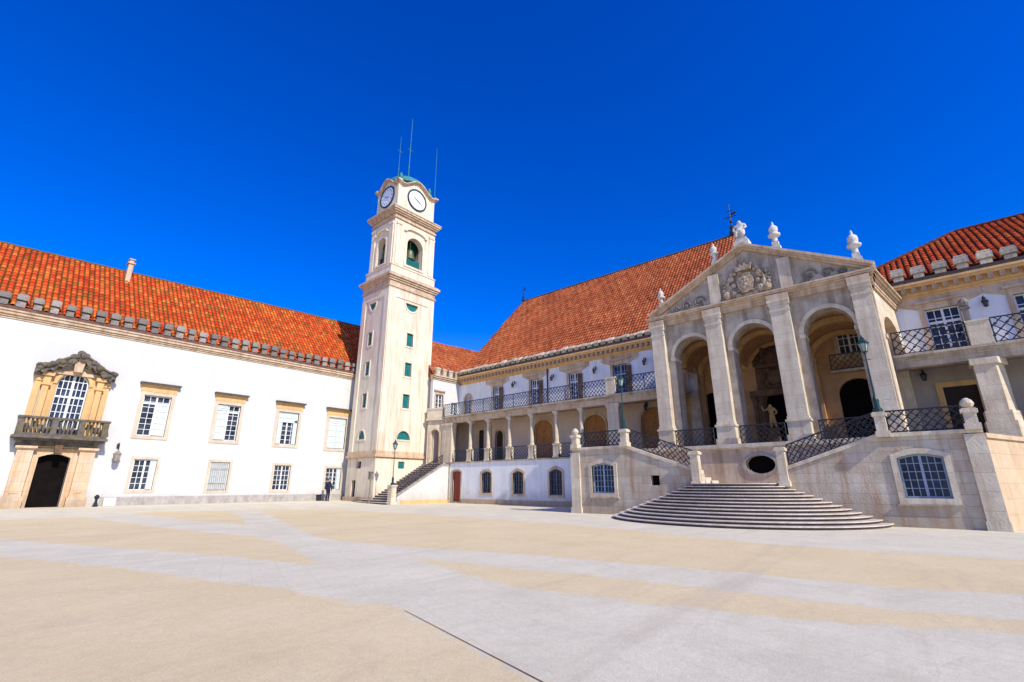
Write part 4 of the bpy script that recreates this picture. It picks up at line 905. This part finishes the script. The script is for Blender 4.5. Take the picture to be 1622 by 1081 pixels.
for s_ in (-1,1):
    for (du,dv,r_) in ((.72,.35,.2),(.62,-.05,.16),(.86,-.15,.17),(.7,-.5,.22),(1.0,-.55,.24),(.45,-.72,.17),(.95,.1,.12),(.5,.62,.13),(1.12,-.25,.13)):
        ca.ball(FP.p(cxA+s_*du,czA+dv,.08),r_,9,6)
    pts=[FP.p(cxA+s_*(.62+.28*math.sin(t_*3.2)),czA-.75+t_*1.5,.16) for t_ in [k/12 for k in range(13)]]; ca.path(pts,.075,6)
    pts=[FP.p(cxA+s_*(.95+(.26-.02*k)*math.cos(k*.7)),czA-.5+(.26-.02*k)*math.sin(k*.7),.12) for k in range(11)]; ca.path(pts,.05,5)
rnd=random.Random(3)
for k in range(46):
    a_=rnd.uniform(0,2*PI); rr_=rnd.uniform(.62,1.0); ca.ball(FP.p(cxA+rr_*1.25*math.cos(a_),czA+.1+rr_*.85*math.sin(a_),.06),rnd.uniform(.06,.13),6,4,(1.3,1,.8))
ca.build('coat_of_arms','carved',por)
for uc,dirn in ((-9.0,1),(-2.4,-1)):
    sc=MB()
    for j,(o,r0) in enumerate(((.55,.36),(-.2,.28),(-.8,.18))):
        pts=[FP.p(uc+dirn*o+r0*(1-.07*k)*math.cos(k*.62*dirn),ZB+.12+r0+r0*(1-.07*k)*math.sin(k*.62),.06) for k in range(13)]; sc.path(pts,.055,5)
        sc.ball(FP.p(uc+dirn*o,ZB+.12+r0,.05),.09,8,5)
    for k in range(9): sc.ball(FP.p(uc-dirn*(1.2-.27*k),ZB+.16+.1*math.sin(k*2),.03),.075+.02*math.sin(k),7,5)
    sc.tube(FP.p(uc-1.3,ZB+.1,.03),FP.p(uc+1.3,ZB+.1,.03),.05,6)
    sc.build('scroll_relief','greyst',por)
# right flank (slightly splayed)
FS=Fr(-.62,YP+.95,.13,.9915)
ar=arch(.55,4.15,ZF,8.3,9.55)
fl=[(0,ZE),(0,ZF),(ar[0][0],ZF)]+ar[2:][::-1]+[(ar[1][0],ZF),(5.1,ZF),(5.1,ZE)]
MB().plate(FS,[fl],-.7,0).build('side_wall','paleash',por)
q=MB()
for za,zb_,p_ in ((ZE,ZE+.12,.1),(ZE+.12,ZE+.3,.14),(ZE+.3,ZE+.38,.24),(ZE+.38,ZE+.48,.34),(ZE+.48,ZE+.56,.44)): q.fbox(FS,-1.0,5.1,za,zb_,-.7,p_)
q.fbox(FS,ar[0][0]-.25,ar[0][0]+.03,8.08,8.28,-.68,.07); q.fbox(FS,ar[1][0]-.03,ar[1][0]+.25,8.08,8.28,-.68,.07)
q.build('side_cornice','tan',por)
FSL=Fr(-10.75,31.95,0,-1)
MB().plate(FSL,[[(0,ZE),(0,ZF),(.8,ZF)]+arch(.8,4.3,ZF,8.3,9.5)[2:][::-1]+[(4.3,ZF),(4.95,ZF),(4.95,ZE)]],0,.68).build('side_wall','stone',por)
# vaults: three barrels running back
vt=MB(); rows_=[]
xsv=[]; 
for (x0,x1) in ((-10.9,-7.72),(-7.72,-4.42),(-4.42,-.75)):
    for k in range(13):
        a_=PI*k/12; c_=(x0+x1)/2; r_=(x1-x0)/2; xsv.append((c_-r_*math.cos(a_),8.5+1.45*math.sin(a_)))
for yy in (YP+.5,31.98):
    for x,z in xsv: vt.v.append((x,yy,z))
n=len(xsv)
for k in range(n-1): vt.f.append((k,k+1,k+1+n,k+n))
vt.build('vault','vault',por,smooth=True)
for (x0,x1) in ((-10.9,-7.72),(-7.72,-4.42),(-4.42,-.75)):
    c_=(x0+x1)/2; r_=(x1-x0)/2-.02
    for yy in (28.6,31.55):
        vr=MB()
        o_=[(c_+r_*math.cos(PI*k/14),8.48+1.43*math.sin(PI*k/14)) for k in range(15)]; i_=[(c_+(r_-.28)*math.cos(PI*k/14),8.48+1.2*math.sin(PI*k/14)) for k in range(15)]
        vr.plate(Fr(0,yy,1,0),[o_+i_[::-1]],-.4,0); vr.build('vault_rib','warm',por)
MB().box(-11.2,-.7,YP+.2,31.9,9.98,ZE+.5).build('portico_roof','stone',por)
for x,wd in PX:
    wp=MB(); wp.fbox(FU,x-.4,x+.4,ZF,8.45,.0,.35); wp.fbox(FU,x-.46,x+.46,8.3,8.5,0,.42); wp.build('wall_pilaster','vault',por)
# grand inner portal
ip=MB(); uc=-6.3
ip.plate(FU,[[(uc-1.35,ZF)]+[(uc-1.35,8.6)]+[(uc+1.35*math.cos(PI-PI*k/12),8.6+1.3*math.sin(PI*k/12)) for k in range(1,12)]+[(uc+1.35,8.6),(uc+1.35,ZF),(uc+.7,ZF)]+arch(uc-.7,uc+.7,ZF,6.2,6.9)[2:]+[(uc-.7,ZF)]],0,.3)
for s_ in (-1,1):
    for q_ in (.9,1.25):
        x,y,_=FU.p(uc+s_*q_,0,.5); ip.lathe(x,y,[(.2,0),(.2,.3),(.14,.35),(.12,2.9),(.18,3.0),(.2,3.2)],10,z=ZF)
    for k in range(8): ip.ball(FU.p(uc+s_*(.35+.12*(k%3)),7.2+k*.33,.35),.13+.05*(k%2),7,5)
ip.fbox(FU,uc-1.45,uc+1.45,6.6,6.95,.3,.7); ip.fbox(FU,uc-1.0,uc+1.0,8.35,8.55,.3,.55)
for k in range(9): ip.ball(FU.p(uc+(k-4)*.26,9.0+.5*math.cos((k-4)*.5),.35),.16,7,5)
ip.ball(FU.p(uc,7.75,.4),.4,10,7,(1,.5,1.25)); ip.build('carved_portal','brownst',por)
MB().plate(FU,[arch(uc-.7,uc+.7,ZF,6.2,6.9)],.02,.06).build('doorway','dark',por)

# ================================================================ GRAND STAIRCASE
st=thing('grand_staircase','wide fan-shaped stone steps with two railed flights below the portico','staircase',(-6.97,21,0))
YB=23.2; FA=Fr(0,YB,1,0)
CX_,A0,B0=-6.97,5.45,4.95; NS=13; HH=1.53/NS
for i in range(NS):
    a_=A0-(A0-1.85)*i/(NS-1); b_=B0-(B0-1.15)*i/(NS-1); z0=i*HH; z1=(i+1)*HH
    el=lambda a,b:[(CX_+a*math.cos(-PI*k/48),YB+b*math.sin(-PI*k/48)) for k in range(49)]+[(CX_-a,YB-.01+.3),(CX_+a,YB-.01+.3)][:0]
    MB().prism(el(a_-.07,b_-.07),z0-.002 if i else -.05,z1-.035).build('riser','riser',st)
    MB().prism(el(a_,b_),z1-.035,z1).build('tread','step',st)
MB().box(-8.28,-5.02,YB-.02,25.38,0,1.528).build('landing','step',st)
# back wall with oval
ov=[( -6.27+.66*math.cos(2*PI*k/28),2.4+.42*math.sin(2*PI*k/28)) for k in range(28)]
ov2=[( -6.27+.8*math.cos(2*PI*k/28),2.4+.56*math.sin(2*PI*k/28)) for k in range(28)]
FV=Fr(0,25.4,1,0)
MB().plate(FV,[rect(-12.3,-1.2,0,ZF-.22),ov],-.35,0).build('rear_wall','tan',st)
MB().plate(FV,[ov2,ov],-.05,.05).build('oval_frame','stone',st)
MB().plate(FV,[ov],-.4,-.36).build('oval_opening','dark',st)
q=MB(); q.fbox(FV,-12.3,-1.2,ZF-.22,ZF-.16,-.3,.08); q.fbox(FV,-12.3,-1.2,ZF-.16,ZF+.02,-.3,.16); q.build('terrace_edge','paleash',st)
# side blocks
wl=seg(-14.25,-12.9,1.05,2.44,2.58); sq=rect(-10.86,-10.4,1.45,1.92)
bl=MB(); bl.plate(FA,[[(-15.5,0),(-8.32,0),(-8.32,1.95),(-12.2,3.34),(-15.5,3.34)],wl,sq],-.4,0)
bl.box(-15.5,-12.3,YB+.4,YG,0,3.3)
bl.build('left_block','ashlar',st)
def rampfill(x0,x1,z0,z1):
    m=MB(); n=12
    for k in range(n):
        xa=x0+(x1-x0)*k/n; xb=x0+(x1-x0)*(k+1)/n; zt2=z0+(z1-z0)*(k+1)/n
        m.box(min(xa,xb),max(xa,xb),YB+.42,25.38,0,zt2)
    return m
rampfill(-8.3,-12.28,1.53,3.3).build('left_flight','step',st); rampfill(-5.0,-1.45,1.53,3.3).build('right_flight','step',st)
wr=seg(-1.02,.3,1.0,2.42,2.56)
MB().plate(FA,[[(-5.0,0),(1.5,0),(1.5,3.2),(-1.42,3.2),(-5.0,1.95)],wr],-.4,0).build('right_block','ashlar',st)
MB().box(-1.4,1.48,YB+.41,29,0,3.05).build('right_block','ashlar',st)
for (x0,x1,za,zb_) in ((-12.2,-8.35,3.34,1.97),(-4.98,-1.42,1.97,3.2)):
    cp=MB(); cp.plate(FA,[[(x0,za),(x1,zb_),(x1,zb_+.16),(x0,za+.16)]],-.42,.06)
    if x0<-10: cp.fbox(FA,-15.58,-12.2,3.34,3.48,-.45,.08)
    else: cp.fbox(FA,-1.42,1.5,3.2,3.34,-.45,.08)
    cp.build('coping','paleash',st)
for l,vs,vt2,a,b,c0 in ((wl,2.44,2.58,-14.25,-12.9,1.05),(wr,2.42,2.56,-1.02,.3,1.0)):
    MB().plate(FA,[seg(a-.19,b+.19,c0-.2,vs+.12,vt2+.2),l],-.1,.05).build('window_surround','paleash',st)
    window(FA,a,b,c0,vt2,6,5,st,fm='bframe',gm='glassb',vs=vs,shape='seg',depth=.14,bar=.024,mull=.042)
    MB().fbox(FA,a-.25,b+.25,c0-.26,c0-.2,0,.09).build('window_sill','stone',st)
MB().plate(FA,[sq],-.3,-.25).build('vent_opening','dark',st)
q=MB(); q.fbox(FA,-15.56,-14.98,0,3.2,-.3,.09); q.fbox(FA,-15.6,-14.94,0,.3,-.3,.13); q.build('corner_pilaster','paleash',st)
q=MB(); q.fbox(FA,.98,1.52,0,3.16,-.3,.10); q.fbox(FA,.94,1.54,0,.3,-.3,.14); q.build('corner_pilaster','paleash',st)
# oblique flank of right block
FO=Fr(1.49,YB-.02,.36,.933)
q=MB(); q.fbox(FO,0,14,0,3.02,-.4,.0); q.fbox(FO,.0,14,3.02,3.18,-.4,.08); q.build('flank_wall','warm2',st)
q=MB(); q.prism([(1.3,24),(6.5,37),(1.3,31)],2.8,3.0); q.build('flank_terrace','stone',st)
# newel posts
def newel(x,y,z0,z1,wd,ball=True,cap='paleash',slope=0):
    m=MB(); h=wd/2; m.box(x-h-.05,x+h+.05,y-h-.05,y+h+.05,z0,z0+.22); m.box(x-h,x+h,y-h,y+h,z0+.22,z1-.16); m.box(x-h-.06,x+h+.06,y-h-.06,y+h+.06,z1-.16,z1-.04)
    m.box(x-h-.02,x+h+.02,y-h-.02,y+h+.02,z1-.04,z1)
    if ball: m.lathe(x,y,[(.07,0),(.15,.05),(.2,.16),(.15,.28),(.05,.36)],12,z=z1)
    return m.build('newel_post',cap,st)
newel(-8.52,YB-.05,1.4,3.0,.36,False); newel(-4.86,YB-.05,1.4,3.0,.32,False)
newel(-15.2,YB-.05,3.44,4.2,.34,True); newel(-12.12,YB-.05,3.4,4.3,.34,False)
newel(-1.25,YB-.05,3.2,4.15,.34,False); newel(1.28,YB-.05,3.3,4.05,.34,True)
q=MB(); lattice(q,FA,-14.98,-12.32,3.48,3.48,.82,-.2,sp=.26,t=.02); q.build('railing','iron',st); q=MB(); lattice(q,FA,-11.92,-8.72,3.4,2.18,.88,-.2,sp=.26,t=.02); q.build('railing','iron',st)
q=MB(); lattice(q,FA,-4.66,-1.45,2.22,3.3,.88,-.2,sp=.26,t=.022); q.build('railing','iron',st); q=MB(); lattice(q,FA,-1.05,1.08,3.34,3.34,.85,-.2,sp=.28,t=.022); q.build('railing','iron',st)
for a_,b_ in ((-10.3,-8.3),(-7.0,-5.0),(-3.6,-1.4)):
    q=MB(); lattice(q,Fr(0,25.55,1,0),a_,b_,ZF,ZF,.9,0,sp=.26,t=.018); q.build('railing','iron',st)

# ================================================================ SIDE STAIRCASE by the tower
ss=thing('side_staircase','short stone stair with sloping white parapet climbing to the arcade beside the clock tower','staircase',(-34,25,0))
FSs=Fr(-32.3,0,0,1)
q=MB(); q.plate(FSs,[[(23.6,0),(28.9,0),(28.9,3.05),(28.2,3.05),(23.6,.55)]],-.3,0); q.build('parapet_wall','white',ss)
q=MB(); q.plate(FSs,[[(23.5,.55),(28.2,3.05),(28.9,3.05),(28.9,3.2),(28.15,3.2),(23.5,.7)]],-.34,.04); q.build('coping','greyst',ss)
q=MB(); q.fbox(FSs,24.0,28.9,0,.3,0,.04); q.build('plinth','warm',ss)
q=MB(); lattice(q,FSs,23.7,28.3,.78,3.22,.78,-.15,sp=.24,t=.018); q.build('railing','iron',ss)
for k in range(20):
    pass
rs=MB(); ts=MB(); N2=20
for k in range(N2):
    y0=22.9+k*.29; fl_=max(0,(5-k))*.28
    rs.box(-35.45-fl_,-32.62,y0+.03,28.85,k*.165-.02 if k else -.05,(k+1)*.165-.05); ts.box(-35.45-fl_-.02,-32.62,y0,28.85,(k+1)*.165-.05,(k+1)*.165)
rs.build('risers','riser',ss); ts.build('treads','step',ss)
q=MB(); q.box(-32.72,-32.24,23.05,23.5,0,1.35); q.box(-32.78,-32.18,22.99,23.56,1.35,1.47); q.box(-32.78,-32.18,22.99,23.56,0,.2); q.build('newel_post','paleash',ss)

# ================================================================ LAMPS
def lamp_post(label,x,y,z,h,group,base=.07,scale=1):
    t=thing('street_lamp',label,'street lamp',(x,y,z),group)
    p=MB(); p.lathe(x,y,[(.16,0),(.16,.12),(.09,.2),(.1,.5),(.05,.62),(.036,.7),(.022,h-.1),(.06,h-.05),(.05,h)],10,z=z)
    p.tube((x-.15,y,z+h-.3),(x+.15,y,z+h-.3),.013,6); p.build('pole','igreen',t,smooth=False)
    l=MB(); s=scale
    l.lathe(x,y,[(.1*s,0),(.13*s,.04)],6,z=z+h); 
    for k in range(6):
        a=2*PI*k/6; l.tube((x+.12*s*math.cos(a),y+.12*s*math.sin(a),z+h+.03),(x+.22*s*math.cos(a),y+.22*s*math.sin(a),z+h+.45*s),.012,4)
    l.lathe(x,y,[(.27*s,0),(.25*s,.04),(.12*s,.17),(.09*s,.19),(.1*s,.24),(.03*s,.3),(.02*s,.38)],6,z=z+h+.45*s)
    l=l.build('lantern','igreen',t)
    MB().lathe(x,y,[(.10*s,0),(.2*s,.4*s)],6,z=z+h+.04).build('lamp_glass','lglass',l)
    return t
G='green lamp posts on the stair piers'
lamp_post('green lamp post on the stair pier left of the portico, in front of the arcade',-12.12,YB-.05,4.3,2.3,G,scale=.82)
lamp_post('green lamp post on the pier in front of the right portico arch',-1.25,YB-.05,4.15,2.4,G,scale=.8)
lamp_post('lamp post on the white newel at the foot of the side stair beside the tower',-32.48,23.27,1.47,2.75,G,scale=.85)
t=thing('post_lamp','short grey post with small lantern standing against the tower base','street lamp',(-35.0,22.9,0.03))
q=MB(); q.lathe(-35.0,22.9,[(.12,0),(.1,.15),(.045,.25),(.04,1.8),(.07,1.85)],10,z=.03); q.build('pole','greyst',t)
q=MB(); q.box(-35.17,-34.83,22.78,23.02,1.9,2.45); q.box(-35.22,-34.78,22.73,23.07,2.45,2.52); q.build('lantern','greyst',t)
# wall lanterns
def wlantern(x,y,z,s=1.0):
    """bracket lantern at local origin, wall behind at +y"""
    pass
m=MB(); m.lathe(0,0,[(.07,-.42),(.12,-.38),(.17,-.34)],6); m.lathe(0,0,[(.24,.02),(.2,.08),(.09,.2),(.11,.26),(.03,.36)],6)
for k in range(6):
    a=2*PI*k/6; m.tube((.13*math.cos(a),.13*math.sin(a),-.34),(.2*math.cos(a),.2*math.sin(a),.03),.018,4)
m.path([(0,0,.36),(0,.12,.5),(0,.3,.5),(0,.42,.3)],.022,6); m.box(-.07,.07,.40,.44,.1,.5)
wl_=thing('wall_lantern','black bracket lantern on the white upper wall, leftmost of those above the balcony','wall lantern',(-27.25,31.52,10.1),'black lanterns along the upper palace wall')
m.v=[(a*.66,b*.66+.13,c*.66) for a,b,c in m.v]
lf=m.build('lantern_frame','iron',wl_,loc=(-27.25,31.52,10.1))
gl=MB().lathe(0,.13,[(.066,-.224),(.11,.013)],6).build('lamp_glass','glass',wl_,loc=(-27.25,31.52,10.1))
for x,lb in ((-22.95,'black bracket lantern on the white upper wall, second from the left above the balcony'),(-18.82,'black bracket lantern on the white upper wall, third from the left above the balcony'),(-14.6,'black bracket lantern on the white upper wall just left of the portico'),(3.42,'black bracket lantern on the white upper wall right of the portico')):
    dup_tree(wl_,(x,31.52,10.1),lb)
dup_tree(wl_,(-14.55,31.05,6.75),'small black lantern hanging in the lower arcade above the door nearest the portico')
dup_tree(wl_,(.45,31.1,6.75),'small black lantern hanging in the lower arcade right of the portico')
bt=thing('wall_lantern','grey-green bracket lantern on the white wall right of the portal door','wall lantern',(-40.7,Y_(8.2),Z_(3.9)))
m=MB(); yy=Y_(8.2); m.path([(-40.68,yy,Z_(4.35)),(-40.4,yy,Z_(4.5)),(-40.2,yy,Z_(4.3)),(-40.2,yy,Z_(3.85))],.03); m.box(-40.7,-40.66,yy-.05,yy+.05,Z_(4.1),Z_(4.45)); m.build('bracket','igreen',bt)
m=MB(); m.lathe(-40.2,yy,[(.08,-.62),(.18,-.5),(.22,-.1),(.26,-.06),(.08,.1),(.03,.2)],6,z=Z_(3.75)); m.build('lantern','greyst',bt)

# ================================================================ URNS AND STATUE ON THE PEDIMENT
def urn(label,x,z,s,group='stone urns along the pediment'):
    t=thing('stone_urn',label,'urn',(x,YP+.0,z),group)
    m=MB(); y=YP
    m.box(x-.2*s,x+.2*s,y-.2*s,y+.2*s,z,z+.18*s); m.box(x-.14*s,x+.14*s,y-.14*s,y+.14*s,z+.18*s,z+.42*s); m.build('pedestal','lstone',t)
    m=MB(); m.lathe(x,y,[(.15,.42),(.12,.46),(.115,.66),(.16,.7),(.27,.76),(.28,.83),(.18,.87),(.15,.9),(.19,.97),(.205,1.1),(.19,1.22),(.12,1.3),(.05,1.36),(.065,1.42),(.02,1.55)],16,z=z); 
    m.v=[(x+(a-x)*s,y+(b-y)*s,z+(c-z)*s) for a,b,c in m.v]; m.build('vase','lstone',t,smooth=True); return t
urn('small pale stone urn at the low left corner of the pediment',-10.68,rk(-10.68)+.33,.84)
urn('small pale stone urn halfway up the left slope of the pediment',-7.3,rk(-7.3)+.33,.9)
urn('tall pale stone urn on the right slope just beside the apex statue',-4.15,rk(-4.15)+.3,1.08)
urn('tall pale stone urn near the right corner of the pediment',-.92,rk(-.92)+.3,1.1)
t=thing('statue','pale seated stone figure crowning the apex of the pediment','statue',(-5.75,YP,AZ))
m=MB(); x,y,z=-5.75,YP,AZ+.08; m.box(x-.38,x+.38,y-.35,y+.35,z-.25,z+.12); m.box(x-.28,x+.28,y-.26,y+.26,z+.12,z+.3); m.build('pedestal','lstone',t)
z+=.3
figure('figure',[(x,y,z+.35),(x,y-.02,z+.6),(x,y-.02,z+.85),(x,y-.03,z+1.0),(x,y-.04,z+1.16),(x-.16,y-.25,z+.35),(x-.17,y-.3,z+.05),(x+.16,y-.25,z+.35),(x+.17,y-.3,z+.05),(x-.24,y,z+.84),(x-.33,y-.08,z+.6),(x-.25,y-.25,z+.5),(x+.24,y,z+.84),(x+.34,y-.1,z+.62),(x+.22,y-.28,z+.52),(x,y,z+.1)],
  [(0,1),(1,2),(2,3),(3,4),(0,5),(5,6),(0,7),(7,8),(2,9),(9,10),(10,11),(2,12),(12,13),(13,14),(0,15)],[.2,.17,.18,.07,.13,.14,.11,.14,.11,.09,.07,.05,.09,.06,.045,.26],'lstone',t)
# statue in portico
t=thing('statue','small golden stone statue with raised arm on a pedestal inside the middle portico arch','statue',(-6.6,31.0,ZF))
x,y=-6.62,30.9
m=MB(); m.box(x-.32,x+.32,y-.3,y+.3,ZF,ZF+.2); m.box(x-.25,x+.25,y-.23,y+.23,ZF+.2,ZF+1.1); m.box(x-.32,x+.32,y-.3,y+.3,ZF+1.1,ZF+1.22); m.build('pedestal','brownst',t)
z=ZF+1.22
figure('figure',[(x,y,z+.72),(x,y,z+.95),(x-.02,y,z+1.15),(x-.02,y-.02,z+1.3),(x-.02,y-.03,z+1.42),(x-.1,y,z+.38),(x-.1,y,z+.03),(x+.11,y-.05,z+.38),(x+.14,y,z+.03),(x-.2,y,z+1.14),(x-.38,y-.05,z+1.05),(x-.48,y-.05,z+1.35),(x+.18,y,z+1.12),(x+.3,y-.06,z+.9),(x+.18,y-.15,z+.78)],
  [(0,1),(1,2),(2,3),(3,4),(0,5),(5,6),(0,7),(7,8),(2,9),(9,10),(10,11),(2,12),(12,13),(13,14)],[.14,.12,.14,.05,.1,.1,.06,.1,.06,.065,.05,.04,.065,.05,.04],'gold',t)
# weather vanes
for (x,z,s,lb) in ((-9.35,22.05,1.0,'tall dark iron weather vane with cross at the right end of the big roof ridge'),(-32.75,22.0,.75,'small dark iron weather vane at the left end of the big roof ridge')):
    m=MB(); y=40
    m.lathe(x,y,[(.25*s,0),(.3*s,.25*s),(.16*s,.5*s),(.22*s,.75*s),(.05*s,1.0*s)],10,z=z); m.tube((x,y,z+.9*s),(x,y,z+3.1*s),.05*s,6,.025)
    m.tube((x-.5*s,y,z+1.8*s),(x+.5*s,y,z+1.8*s),.04*s); m.tube((x-.3*s,y,z+2.4*s),(x+.3*s,y,z+2.4*s),.035*s); m.ball((x,y,z+1.3*s),.14*s,8,6)
    m.plate(Fr(x,y,1,0),[[(.05,z+1.9*s),(.5*s,z+2.0*s),(.42*s,z+2.2*s),(.05,z+2.15*s)]],-.01,.01)
    tag(m.build('weather_vane','iron'),lb,'weather vane','weather vanes on the big roof')

# ================================================================ PERSON AND SMALL THINGS
t=thing('person','person in dark navy clothes standing near the wall left of the clock tower','person',(-39.4,21.6,.15))
x,y,z=-39.4,21.75,.15
figure('body',[(x,y,z+.96),(x,y,z+1.2),(x,y,z+1.42),(x,y,z+1.53),(x+.01,y,z+1.68),
  (x,y-.09,z+.9),(x+.02,y-.1,z+.5),(x,y-.1,z+.08),(x+.16,y-.12,z+.04),
  (x,y+.09,z+.9),(x-.03,y+.11,z+.5),(x-.08,y+.1,z+.08),(x+.08,y+.12,z+.04),
  (x,y-.2,z+1.42),(x-.02,y-.25,z+1.15),(x+.08,y-.26,z+.92),(x+.12,y-.26,z+.84),
  (x,y+.2,z+1.42),(x-.02,y+.26,z+1.15),(x+.06,y+.25,z+.92),(x+.1,y+.25,z+.84)],
  [(0,1),(1,2),(2,3),(3,4),(0,5),(5,6),(6,7),(7,8),(0,9),(9,10),(10,11),(11,12),(2,13),(13,14),(14,15),(15,16),(2,17),(17,18),(18,19),(19,20)],
  [(.17,.13),(.15,.12),(.17,.12),.06,.1,.1,.075,.055,.045,.1,.075,.055,.045,.075,.055,.04,.035,.075,.055,.04,.035],'cloth',t)
m=MB(); m.ball((x+.012,y,z+1.70),.112,12,8,(1,.85,1.15)); m.ball((x+.12,y,z+1.68),.02,6,4); m.build('head','skin',t,smooth=True)
m=MB(); m.ball((x-.02,y,z+1.74),.12,12,8,(1,.9,1.0)); m.build('hair','hair',t,smooth=True)
m=MB(); m.box(-40.58,-40.28,Y_(24.4),Y_(24.4)+.3,.16,.62); m.box(-40.62,-40.24,Y_(24.4)-.03,Y_(24.4)+.33,.62,.68)
tag(m.build('litter_bin','iron'),'small dark litter bin against the plinth near the tower','bin')
yb=Y_(7.6); m=MB(); m.lathe(-40.1,yb,[(.14,0),(.14,.08),(.08,.14),(.07,.45),(.12,.5),(.14,.6),(.05,.72)],10,z=.16)
tag(m.build('bollard','iron'),'short dark bollard right of the portal door','bollard')
m=MB(); m.box(-40.52,-40.44,Y_(8.1),Y_(8.8),.2,.68); m.box(-40.5,-40.46,Y_(8.1)+.05,Y_(8.1)+.1,.16,.22); m.box(-40.5,-40.46,Y_(8.8)-.1,Y_(8.8)-.05,.16,.22)
tag(m.build('notice_board','signw'),'small white box sign at ground level beside the bollard','sign')
